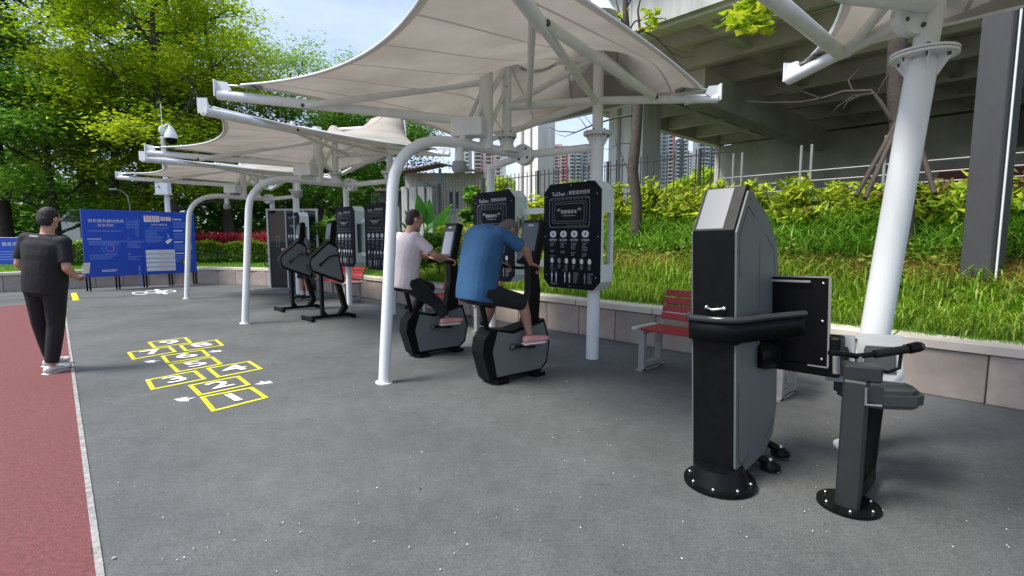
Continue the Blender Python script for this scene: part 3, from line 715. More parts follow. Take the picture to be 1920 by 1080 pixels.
brpx([(1666, 140), (1650, 165), (1640, 190)], .014, Yt2); brpx([(1668, 120), (1690, 112), (1700, 118)], .014, Yt2); brpx([(1600, 172), (1590, 150), (1600, 140), (1612, 128)], .009, Yt2)
tp2 = [P(1700, 395, Yt2) - Vector((0, 0, .5)), P(1694, 330, Yt2), P(1688, 250, Yt2), P(1682, 180, Yt2), P(1680, 120, Yt2), P(1685, 60, Yt2), P(1670, -20, Yt2), P(1650, -120, Yt2)]
lv = []
for k in range(9):
    u0, v0 = rnd.uniform(1360, 1440), rnd.uniform(-40, 45)
    for i in range(55): lv.append(tuple(P(u0 + rnd.gauss(0, 13), v0 + rnd.gauss(0, 11), 6.0 + rnd.gauss(0, .2))))
brpx([(1670, -20), (1560, -60), (1450, -40), (1400, 5)], .03, Yt2 - .3)
gnarly('bare_tree', 'grey bare tree propped by wooden stakes behind the thick leaning post', tp2, [.12, .115, .11, .105, .10, .10, .07, .05], br, lv,
       [(P(1605, 368, 6.3), P(1690, 215, 6.58)), (P(1622, 372, 6.2), P(1688, 225, 6.56)), (P(1752, 362, 6.2), P(1722, 262, 6.5))])

# ------------------------------------------------------------------ shed, far fence, towers
Ys = 17.5
shx = lambda u, Y=Ys: (u - 960) / F * Y
shed = thing('garden_shed', 'open grey shed with a rusty tin roof and a blue corner post behind the bushes', 'shed', (shx(828), Ys, 1.2))
ox = shx(828)
rust = mat('rusty_tin', (.16, .10, .09), .8, noise=.35, nscale=3); bluep = mat('faded_blue_paint', (.05, .16, .22), .6, noise=.2)
curt = mat('weathered_boards', (.58, .55, .50), .9, noise=.25, nscale=3, stretch=(4, 4, .6))
m = MB(); 
vs = []; fs = []
for i in range(49):
    x = -1.55 + i * .062; z = 2.72 - .20 * abs(x) + (.018 if i % 2 else 0)
    for y in (-.35, 2.0):
        for dz in (0, .045): vs.append((x, y, z + dz + (y + .35) * .10))
    if i: o_ = (i - 1) * 4; fs += [(o_, o_ + 2, o_ + 6, o_ + 4), (o_ + 1, o_ + 5, o_ + 7, o_ + 3), (o_, o_ + 4, o_ + 5, o_ + 1), (o_ + 2, o_ + 3, o_ + 7, o_ + 6)]
m.add(vs, fs, rust); m.obj('roof', shed)
m = MB(); m.box((.0, -.08, 1.3), (.09, .09, 2.6), bluep); m.obj('corner_post', shed)
m = MB(); m.tube([(0, -.06, 1.9), (-.75, -.06, 2.25)], .03, bluep, 6); m.obj('brace', shed)
m = MB(); m.box((.0, 1.2, 1.3), (2.9, .1, 2.62), curt); m.obj('back_wall', shed)
for x_ in (.35, .95):
    m = MB(); m.box((x_, 1.13, 1.65), (.42, .03, .75), white); m.obj('window_frame', shed)
    m = MB(); m.box((x_, 1.112, 1.65), (.34, .012, .66), mat('shed_window', (.03, .035, .04), .2)); m.obj('window', shed)
for i, (x0, w) in enumerate(((-1.25, .2), (-.98, .26), (-.68, .24), (-.40, .2))):
    m = MB(); m.box((x0, .06 + .04 * (i % 2), 1.0), (w, .12, 2.0), curt, bev=.02); m.obj('board', shed)
m = MB(); m.box((.75, .2, 1.9), (1.3, .06, .1), galv); m.obj('beam', shed)
for xx in (.45, 1.3):
    m = MB(); m.box((xx, .2, .93), (.07, .07, 1.84), galv); m.obj('post', shed)
m = MB(); m.box((.6, .0, .62), (1.0, .05, .07), galv); m.obj('rail', shed)
br_ = thing('tin_hut', 'small dark hut beside the shed behind the front post of the nearest canopy', 'hut', (shx(762, 19), 19, 1.1))
m = MB(); m.box((0, 0, 1.0), (1.5, 1.4, 2.0), mat('dark_hut', (.06, .055, .05), .9, noise=.2)); m.obj('wall', br_)
m = MB(); m.box((0, 0, 2.06), (1.8, 1.7, .09), rust); m.obj('roof', br_)

def tower(u0, u1, vtop, Y, wall_m, accent, lab, nbay=3, vb=360):
    x0, x1 = (u0 - 960) / F * Y, (u1 - 960) / F * Y; zt = EYE + (446 - vtop) / F * Y; w = x1 - x0; dep = 14
    t = thing('apartment_tower', lab, 'building', ((x0 + x1) / 2, Y, 0), 0, 'apartment towers on the skyline')
    m = MB(); m.box((0, dep / 2, zt / 2), (w, dep, zt), wall_m); m.obj('wall', t)
    m = MB(); m.box((0, dep / 2, zt + 1.0), (w * .5, dep * .5, 2.0), wall_m); m.box((-w * .3, dep / 2, zt + .6), (w * .2, 3, 1.2), accent); m.obj('roof_house', t)
    fl = 3.1; nf = int(zt / fl); win = MB(); bal = MB(); bw = w / nbay
    glass = mat('far_window', (.03, .04, .05), .2); balm = mat('balcony_white', (.42, .42, .42), .8)
    for k in range(nf):
        z = zt - (k + 1) * fl + .9
        for b in range(nbay):
            cx = -w / 2 + (b + .5) * bw
            win.box((cx - bw * .12, -.06, z + .75), (bw * .46, .16, 1.6), glass)
            if b != nbay // 2: bal.box((cx - bw * .12, -.55, z - .45), (bw * .6, 1.0, .9), balm)
            win.box((cx + bw * .3, -.05, z + .75), (bw * .14, .14, 1.1), glass)
    stuff(win.obj('windows', t)); stuff(bal.obj('balconies', t))
    m = MB(); m.box((w * .5 - w * .09, -.25, zt / 2 - .5), (w * .16, .9, zt - 1.0), accent); m.obj('stripe', t)
    return t
tw_r = mat('tower_red', (.36, .12, .11), .85, noise=.08, nscale=.1); tw_g = mat('tower_grey', (.20, .22, .24), .85, noise=.08, nscale=.1)
tw_w = mat('tower_white', (.55, .53, .51), .85, noise=.08, nscale=.1); tw_d = mat('tower_slate', (.085, .10, .115), .8, noise=.08, nscale=.1); tw_p = mat('tower_pink', (.42, .30, .28), .85, noise=.08, nscale=.1)
tower(1221, 1259, 254, 430, tw_g, tw_r, 'grey tower with a red stripe, leftmost in the gap under the deck')
tower(1262, 1283, 268, 420, tw_d, tw_g, 'slate-dark slim tower standing next to the red-striped one')
tower(1286, 1300, 290, 520, tw_w, tw_p, 'low white tower in the middle of the gap under the deck')
tower(1302, 1348, 262, 440, tw_g, tw_r, 'grey and red tower at the right end of the gap under the deck', 4)
tower(1022, 1063, 278, 480, tw_p, tw_r, 'pinkish tower with red trim right of the stained pier')
tower(1066, 1112, 288, 450, tw_g, tw_w, 'grey tower just left of the tall rear mast', 4)
tower(862, 884, 276, 400, tw_w, tw_g, 'white tower peeping over the shed roof', 2)
tower(890, 948, 284, 420, tw_p, tw_w, 'pale pink block behind the slim post')
g_ft = 'distant trees below the skyline'
for i, (u, Y, ztop) in enumerate([(1045, 60, 7.8), (1090, 55, 7.5), (1250, 58, 8.0), (1290, 62, 9.0), (1325, 50, 8.4), (985, 60, 7.6), (940, 50, 7.5)]):
    x = (u - 960) / F * Y
    bush('far_tree', ['distant yellow-green tree just right of the stained pier, low behind the fence', 'distant yellow-green tree between the stained pier and the tall rear mast', 'distant yellow-green tree below the red-striped tower', 'distant yellow-green tree below the low white tower', 'distant darker tree at the right end of the gap under the deck', 'distant tree hidden mostly by the stained pier', 'distant olive tree behind the slim side post'][i], 'tree', (x, Y, 1.5), (3.2, 3, (ztop - 1.5) / 2), 2400, .5, lm_yel, nclump=18, group=g_ft)

# ------------------------------------------------------------------ canopies
membr = bpy.data.materials.new('tensile_fabric'); membr.use_nodes = True
N = membr.node_tree.nodes; L = membr.node_tree.links; b = N['Principled BSDF']
b.inputs['Roughness'].default_value = .7
uvn = N.new('ShaderNodeUVMap'); sep = N.new('ShaderNodeSeparateXYZ'); L.new(uvn.outputs[0], sep.inputs[0])
def mathn(op, a=None, c=None, v=None):
    n = N.new('ShaderNodeMath'); n.operation = op
    if a is not None: L.new(a, n.inputs[0])
    if c is not None: L.new(c, n.inputs[1])
    if v is not None: n.inputs[1].default_value = v
    return n.outputs[0]
def seam(axis, k, off, w):
    f = mathn('FRACT', mathn('ADD', mathn('MULTIPLY', sep.outputs[axis], v=k), v=off))
    return mathn('LESS_THAN', mathn('ABSOLUTE', mathn('SUBTRACT', f, v=.5)), v=w)
sA = seam('X', 6, 0, .022); sB = seam('Y', 5, 0, .010)
def band(axis):
    return mathn('GREATER_THAN', mathn('ABSOLUTE', mathn('SUBTRACT', sep.outputs[axis], v=.5)), v=.482)
smx = mathn('MAXIMUM', sA, mathn('MAXIMUM', band('X'), band('Y')))
nzz = N.new('ShaderNodeTexNoise'); nzz.inputs['Scale'].default_value = 1.6; nzz.inputs['Detail'].default_value = 6
tcc = N.new('ShaderNodeTexCoord'); mpp = N.new('ShaderNodeMapping'); mpp.inputs['Scale'].default_value = (1, 1, 5); L.new(tcc.outputs['Object'], mpp.inputs[0]); L.new(mpp.outputs[0], nzz.inputs['Vector'])
rp = N.new('ShaderNodeValToRGB'); rp.color_ramp.elements[0].color = (.38, .34, .285, 1); rp.color_ramp.elements[1].color = (.48, .44, .38, 1); rp.color_ramp.elements[0].position = .35; rp.color_ramp.elements[1].position = .65
L.new(nzz.outputs['Fac'], rp.inputs[0])
mxs = N.new('ShaderNodeMixRGB'); mxs.inputs['Color2'].default_value = (.26, .23, .20, 1); L.new(smx, mxs.inputs['Fac']); L.new(rp.outputs[0], mxs.inputs['Color1']); L.new(mxs.outputs[0], b.inputs['Base Color'])
tr_n = N.new('ShaderNodeBsdfTranslucent'); L.new(mxs.outputs[0], tr_n.inputs['Color'])
mxx = N.new('ShaderNodeMixShader'); mxx.inputs[0].default_value = .24; L.new(b.outputs[0], mxx.inputs[1]); L.new(tr_n.outputs[0], mxx.inputs[2]); L.new(mxx.outputs[0], N['Material Output'].inputs['Surface'])

def membrane(cor, pulls, pins, name, parent, O, res=44):
    """cor: four corners in ring order; relaxed like a stretched sheet between its edge ropes and the mast tops"""
    c = [np.array(p, float) for p in cor]; ctr = sum(c) / 4; n = res + 1; f = np.linspace(0, 1, n)
    def edge(a, b_, pull):
        mid = (a + b_) / 2; d = ctr - mid; d[2] = 0; d /= np.linalg.norm(d)
        return a[None] * (1 - f)[:, None] + b_[None] * f[:, None] + d[None] * (pull * 4 * f * (1 - f))[:, None] + np.array([0, 0, -.04 if pull > 0 else .02])[None] * (4 * f * (1 - f))[:, None]
    e0 = edge(c[0], c[1], pulls[0]); e1 = edge(c[1], c[2], pulls[1]); e2 = edge(c[3], c[2], pulls[2]); e3 = edge(c[0], c[3], pulls[3])
    U, Vv = np.meshgrid(f, f, indexing='ij')
    Pp = (1 - Vv)[..., None] * e0[:, None] + Vv[..., None] * e2[:, None] + (1 - U)[..., None] * e3[None] + U[..., None] * e1[None] \
        - ((1 - U) * (1 - Vv))[..., None] * c[0] - (U * (1 - Vv))[..., None] * c[1] - (U * Vv)[..., None] * c[2] - ((1 - U) * Vv)[..., None] * c[3]
    fixed = np.zeros((n, n), bool); fixed[0] = fixed[-1] = fixed[:, 0] = fixed[:, -1] = True
    Z = Pp[..., 2].copy()
    for (px, py, pz, rad) in pins:
        d = np.hypot(Pp[..., 0] - px, Pp[..., 1] - py); mask = d < max(rad, d.min() + 1e-6)
        Z[mask] = pz; fixed |= mask
    for it in range(900):
        A = (np.roll(Z, 1, 0) + np.roll(Z, -1, 0) + np.roll(Z, 1, 1) + np.roll(Z, -1, 1)) / 4
        Z = np.where(fixed, Z, A)
    Pp[..., 2] = Z
    th = .006; V1 = (Pp - np.array(O)).reshape(-1, 3); me = bpy.data.meshes.new(name)
    fs = [(i * n + j, i * n + j + 1, (i + 1) * n + j + 1, (i + 1) * n + j) for i in range(n - 1) for j in range(n - 1)]
    me.from_pydata([tuple(v) for v in V1], [], fs); me.materials.append(membr)
    uv = me.uv_layers.new(name='UVMap'); uvv = np.stack([U, Vv], -1).reshape(-1, 2)
    li = np.empty(len(me.loops), int); me.loops.foreach_get('vertex_index', li); uv.data.foreach_set('uv', uvv[li].reshape(-1))
    me.polygons.foreach_set('use_smooth', [True] * len(me.polygons)); me.update()
    o = bpy.data.objects.new(name, me); col.objects.link(o); o.parent = parent
    # hem with the edge cable in it
    m = MB(); s_ = 3
    loop = [Pp[i, 0] for i in range(0, n)] + [Pp[-1, j] for j in range(1, n)] + [Pp[i, -1] for i in range(n - 2, -1, -1)] + [Pp[0, j] for j in range(n - 2, -1, -1)]
    m.tube([Vector(p - np.array(O)) for p in loop], .013, white, 6, cap=False); m.obj('edge_cable', parent)
    return o
def ring_disc(m, c, r, h, mt, seg=24, axis=Vector((0, 0, 1))):
    m.tube([Vector(c) - axis * h / 2, Vector(c) + axis * h / 2], r, mt, seg, smooth=False)
def flange(parent, c, r):
    m = MB(); c = Vector(c); ring_disc(m, c, r * 2.15, .016, white); ring_disc(m, c + Vector((0, 0, .022)), r * 2.15, .016, white)
    for k in range(6):
        a = k * math.pi / 3; d = Vector((math.cos(a), math.sin(a), 0))
        m.prism([(0, 0), (r * .95, 0), (0, -.13)], c + d * r * .95 + Vector((0, 0, -.009)), d, Vector((0, 0, 1)), Vector((-d.y, d.x, 0)) * .008, white)
        m.tube([c + d * r * 1.6 + Vector((0, 0, -.03)), c + d * r * 1.6 + Vector((0, 0, .05))], .012, darkbolt, 6)
    return m.obj('flange', parent)
def bolt(m, c, r=.018): m.ball(c, r, darkbolt, 8, 5)
def tip_plate(parent, tip, ctr):
    d = (Vector(ctr) - Vector(tip)); d.z = 0; d.normalize(); s = Vector((-d.y, d.x, 0)); tip = Vector(tip)
    m = MB(); m.prism([(0, -.07), (.035, -.07), (.14, -.0), (.10, .075), (0, .085)], tip - s * .012, d, Vector((0, 0, 1)), s * .024, white)
    m.box(tip + Vector((0, 0, .01)) - d * .006, (.012, .11, .165), white, math.atan2(d.y, d.x)); o = m.obj('tip_plate', parent)
    m = MB(); m.tube([tip + d * .07 + Vector((0, 0, .05)), tip + d * .27 + Vector((0, 0, .035))], .009, steel, 6)
    m.prism([(.22, -.03), (.42, -.09), (.46, .0), (.42, .09), (.22, .03)], tip + Vector((0, 0, .03)), d, s, Vector((0, 0, .01)), galv)
    for k in range(5): bolt(m, tip + d * .38 + s * (-.06 + .03 * k) + Vector((0, 0, .03)), .010)
    m.obj('corner_clamp', parent)

J1 = G(720, 718); 
M1 = Vector((.97, 5.95, 0)); Q1 = Vector((-.31, 7.4, 0))
L1, F1, R1, B1 = Vector((-3.0, 5.28, 2.95)), Vector((-.25, 2.35, 2.93)), Vector((2.16, 5.42, 2.95)), Vector((-.80, 8.4, 2.95))
def canopy_unit(label):
    O = J1.copy(); c = thing('tensile_canopy', label, 'canopy', O, 0, 'white tensile canopies in a row')
    q = lambda p: Vector(p) - O
    ctr = (L1 + F1 + R1 + B1) / 4
    cor = []
    for p in (L1, F1, R1, B1):
        d = (ctr - p); d.z = 0; d.normalize(); cor.append(p + d * (.17 if p is R1 else .24) + Vector((0, 0, .05)))
    bm = lambda t_, z: J1 + nR * t_ + Vector((0, 0, z))
    mA, mB_ = bm(1.37, 0), bm(1.69, 0)
    membrane([tuple(p) for p in cor], (.46, -.05, .10, .42), [(M1.x, M1.y, 3.98, .18), (mB_.x, mB_.y, 3.50, .10)], 'membrane', c, O)
    pth = [bm(a, z) for a, z in ((0, 0), (.15, 1.93), (.175, 2.07), (.235, 2.2), (.33, 2.31), (.47, 2.40), (.64, 2.455), (.82, 2.475), (1.98, 2.46))]
    MB().tube([q(p) for p in pth], .056, white, 18).obj('front_post', c)
    m = MB(); m.tube([q(J1 + Vector((0, 0, 0))), q(J1 + Vector((.001, 0, .012)))], .085, white, 18); m.obj('base_ring', c)
    m = MB(); m.tube([q(M1), q(M1 + Vector((.02, 0, 2.6)))], .076, white, 18); m.tube([q(M1 + Vector((.02, 0, 2.6))), q(M1 + Vector((.02, 0, 4.36)))], .062, white, 16); m.obj('rear_post', c)
    flange(c, q(M1 + Vector((.02, 0, 2.64))), .076)
    m = MB(); m.tube([q(M1 + Vector((.02, 0, z))) for z in (3.95, 4.03, 4.12, 4.20)], [.21, .15, .10, .072], white, 16); m.obj('mast_collar', c)
    m = MB(); m.tube([q(Q1), q(Q1 + Vector((0, 0, 2.5)))], .06, white, 14); m.obj('side_post', c)
    nd = bm(1.98, 2.46)
    for p in (M1 + Vector((.02, 0, 2.5)), Q1 + Vector((0, 0, 2.46))): MB().tube([q(nd), q(p)], .048, white, 12).obj('cross_tube', c)
    m = MB(); ax = (Vector((-.3, -1, 0))).normalized(); m.tube([q(nd) - ax * .07, q(nd) + ax * .085], .12, white, 24, smooth=False)
    for k in range(4): a = k * 1.57 + .6; bolt(m, q(nd) + ax * .085 + Vector((ax.y, -ax.x, 0)) * .075 * math.cos(a) + Vector((0, 0, .075 * math.sin(a))), .016)
    m.obj('node_disc', c)
    m = MB(); m.tube([q(mA + Vector((0, 0, z))) for z in (2.46, 3.45)], .078, white, 16); m.obj('mast', c)
    m = MB(); m.tube([q(mB_ + Vector((0, 0, z))) for z in (2.46, 2.53, 2.60)], [.15, .085, .062], white, 16); m.tube([q(mB_ + Vector((0, 0, z))) for z in (2.6, 3.52)], .055, white, 16); m.obj('mast', c)
    flange(c, q(mB_ + Vector((0, 0, 2.64))), .055)
    Z = lambda p, z: Vector((p.x, p.y, z))
    jt = Vector((.21, 3.75, 2.96)); ra = Vector((1.56, 5.66, 2.98))
    def lo(p, dz=-.05): return Vector((p.x, p.y, p.z + dz))
    m = MB(); m.tube([q(lo(L1)), q(Z(mA, 2.75))], .050, white, 12); m.obj('arm', c)
    m = MB(); m.tube([q(lo(R1)), q(Z(M1, 3.02)), q(Z(mB_, 2.98))], .045, white, 12); m.obj('arm', c)
    m = MB(); m.tube([q(lo(F1)), q(jt)], .052, white, 12); m.tube([q(jt), q(Z(M1, 3.0))], .036, white, 12); m.obj('arm', c)
    m = MB(); m.tube([q(lo(B1)), q(Z(M1, 3.02))], .045, white, 12); m.tube([q(lo(B1)), q(Z(mA, 2.85))], .04, white, 12); m.obj('arm', c)
    m = MB(); m.tube([q(jt) + Vector((.02, .03, .03)), q(ra)], .042, white, 12); m.ball(q(jt), .055, white); bolt(m, q(jt) + Vector((.04, -.04, 0)), .025); bolt(m, q(ra) + Vector((0, -.05, -.01)), .025); m.obj('brace', c)
    for a, b_, r in ((jt + Vector((-.07, -.12, 0)), Vector((.2, 6.0, 2.99)), .03), (Z(mB_, 3.45), Z(M1, 3.48), .034), (Z(mB_, 2.98), Z(M1, 3.5), .032), (bm(1.0, 2.5), Z(mB_, 3.44), .032),
                     (Z(M1, 3.58), ra, .03), (P(570, 199, 5.3), Z(mA, 3.2), .034), (Z(mA, 2.9), P(760, 222, 5.6) + Vector((0, 0, 0)), .0), (Z(mA, 2.62), Z(mB_, 3.2), .028), (Z(mA, 3.2), Vector((-.75, 7.6, 2.95)), .028), (Z(M1, 3.5), Vector((.1, 7.2, 2.98)), .028)):
        if r <= 0: continue
        m = MB(); m.tube([q(a), q(b_)], r, white, 10); bolt(m, q(a) + Vector((0, -r, 0)), .02); bolt(m, q(b_) + Vector((0, -r - .01, 0)), .02); m.obj('brace', c)
    for p in (L1, F1, R1, B1): tip_plate(c, q(p), q(ctr))
    m = MB(); bx = bm(1.12, 2.66); m.box(q(bx), (.36, .2, .2), white, R(-15), bev=.01); m.obj('junction_box', c)
    lp = bm(.98, 0); m = MB(); m.tube([q(Z(lp, z)) for z in (2.43, 2.28)], [.045, .05], white, 14); m.tube([q(Z(lp, z)) for z in (2.28, 2.2, 2.16)], [.075, .085, .06], galv, 14); m.obj('hanging_lamp', c)
    return c
can1 = canopy_unit('nearest full white canopy, over the two cyclists and the largest poster panel')
can2 = copy_tree(can1, J1 + STEP, label='second white canopy, behind the nearest one and over the two slim poster panels')
can3 = copy_tree(can1, J1 + STEP * 2, label='third white canopy, farthest left, over the glass kiosk')

# the sheets of the farther two are set lower on their masts
flat = None
for cc in (can2, can3):
    old = [c_ for c_ in cc.children if c_.name.startswith('membrane')][0]; oe = [c_ for c_ in cc.children if c_.name.startswith('edge_cable')][0]
    if flat is None:
        ctr = (L1 + F1 + R1 + B1) / 4; cor = []
        for p in (L1, F1, R1, B1):
            d = (ctr - p); d.z = 0; d.normalize(); cor.append(tuple(p + d * .24 + Vector((0, 0, .05))))
        mbp = J1 + nR * 1.69
        before = set(cc.children); mo = membrane(cor, (.46, .10, .10, .42), [(M1.x, M1.y, 3.60, .32), (mbp.x, mbp.y, 3.50, .10)], 'membrane_sheet', cc, J1)
        eo = [c_ for c_ in cc.children if c_ not in before and c_ is not mo][0]; flat = (mo.data, eo.data)
        bpy.data.objects.remove(mo); bpy.data.objects.remove(eo)
    old.data = flat[0]; oe.data = flat[1]
    for c_ in cc.children:
        if c_.name.startswith('mast_collar'): c_.location = (0, 0, -.40)
# canopy at the right, with its thick leaning post
c0 = thing('tensile_canopy', 'white canopy cut off at top right, on a thick leaning post', 'canopy', (0, 0, 0), 0, 'white tensile canopies in a row')
off = Vector((3.25, -3.5, 0)); B0 = P(1480, 138, 4.75); Lz, Fz, Rz = L1 + off, F1 + off + Vector((.3, 0, 0)), R1 + off + Vector((.3, 0, 0))
ctr0 = (B0 + Lz + Fz + Rz) / 4; cor = []
for p in (Lz, Fz, Rz, B0):
    d = ctr0 - p; d.z = 0; d.normalize(); cor.append(tuple(p + d * .24 + Vector((0, 0, .05))))
pb0 = G(1603, 840); pt0 = P(1727, 132, 3.5); pdir = (pt0 - pb0) / (pt0.z - pb0.z)
at0 = lambda z: pb0 + pdir * z
membrane(cor, (.4, .3, .3, .38), [(at0(4).x + .5, at0(4).y - .3, 3.95, .1)], 'membrane', c0, (0, 0, 0))
tip_plate(c0, B0, ctr0)
m = MB(); m.tube([pb0, at0(2.62)], [.088, .088], white, 24); m.tube([at0(2.62), at0(4.1)], .073, white, 20); m.obj('rear_post', c0)
flange(c0, at0(2.66), .088)
m = MB(); m.tube([pb0, pb0 + Vector((0, 0, .015))], .13, white, 20); m.obj('base_ring', c0)
aend = at0(2.93) + Vector((-.12, .02, 0))
m = MB(); m.tube([B0 + Vector((0, 0, -.05)), aend], .05, white, 14); m.obj('arm', c0)
m = MB(); axp = Vector((.1, -1, 0)).normalized(); m.tube([aend - axp * .02, aend + axp * .06], .13, white, 24, smooth=False)
for k in range(4): bolt(m, aend + axp * .06 + Vector((.085 * math.cos(k * 1.57 + .5), 0, .085 * math.sin(k * 1.57 + .5))), .018)
m.obj('node_disc', c0)
am = B0.lerp(aend, .5) + Vector((0, 0, -.03))
m = MB(); m.tube([am, P(1440, -10, 2.9), P(1380, -60, 2.2)], .05, white, 12); m.obj('brace', c0)
m = MB(); m.tube([at0(3.0), P(1590, -10, 2.9), P(1480, -70, 2.4)], .05, white, 12); m.obj('brace', c0)
m = MB(); m.tube([am + Vector((.05, 0, 0)), P(1680, -15, 3.3)], .035, white, 12); m.obj('brace', c0)
m = MB(); m.tube([at0(3.3), P(1850, -30, 3.0)], .04, white, 12); m.obj('brace', c0)

# ------------------------------------------------------------------ poster panels on the posts
def rrect(w, h, r, k=4):
    out = []
    for cx, cy, a0 in ((w / 2 - r, h / 2 - r, 0), (-w / 2 + r, h / 2 - r, 90), (-w / 2 + r, -h / 2 + r, 180), (w / 2 - r, -h / 2 + r, 270)):
        for i in range(k + 1): a = R(a0 + 90 * i / k); out.append((cx + r * math.cos(a), cy + r * math.sin(a)))
    return out
def outline(m, M, pts, w, mt):
    n = len(pts)
    cx = sum(p[0] for p in pts) / n; cy = sum(p[1] for p in pts) / n
    vs = []; 
    for (x, y) in pts:
        dx, dy = x - cx, y - cy; l = math.hypot(dx, dy); vs.append(M @ Vector((x, y, 0)))
    for (x, y) in pts:
        sx = w if x < cx else -w; sy = w if y < cy else -w; vs.append(M @ Vector((x + sx, y + sy, 0)))
    m.add(vs, [(i, (i + 1) % n, n + (i + 1) % n, n + i) for i in range(n)], mt)
def bars(m, M, x, y, w, rows, gap, h, mt, q=None):
    q = q or rnd
    for k in range(rows):
        ww = w * q.uniform(.55, 1) if k else w
        yy = y - k * gap; m.add([M @ Vector(p) for p in ((x, yy, 0), (x + ww, yy, 0), (x + ww, yy + h, 0), (x, yy + h, 0))], [(0, 1, 2, 3)], mt)
def small_text(m, M, x, y, s, size, mt, align='LEFT'): text_into(m, s, size, M @ Matrix.Translation((x, y, 0)), mt, align, 1)
def circle(m, M, x, y, rx, ry, mt, k=14): m.add([M @ Vector((x + rx * math.cos(2 * math.pi * i / k), y + ry * math.sin(2 * math.pi * i / k), 0)) for i in range(k)], [tuple(range(k))], mt)
def figure(m, M, x, y, h, mt):
    circle(m, M, x, y + h * .43, h * .055, h * .065, mt, 8)
    m.add([M @ Vector((x + a * h, y + b_ * h, 0)) for a, b_ in ((-.07, .34), (.07, .34), (.11, .05), (.08, .05), (.055, .22), (.05, -.05), (.055, -.45), (.012, -.45), (0, -.08), (-.012, -.45), (-.055, -.45), (-.05, -.05), (-.055, .22), (-.08, .05), (-.11, .05))], [tuple(range(15))], mt)

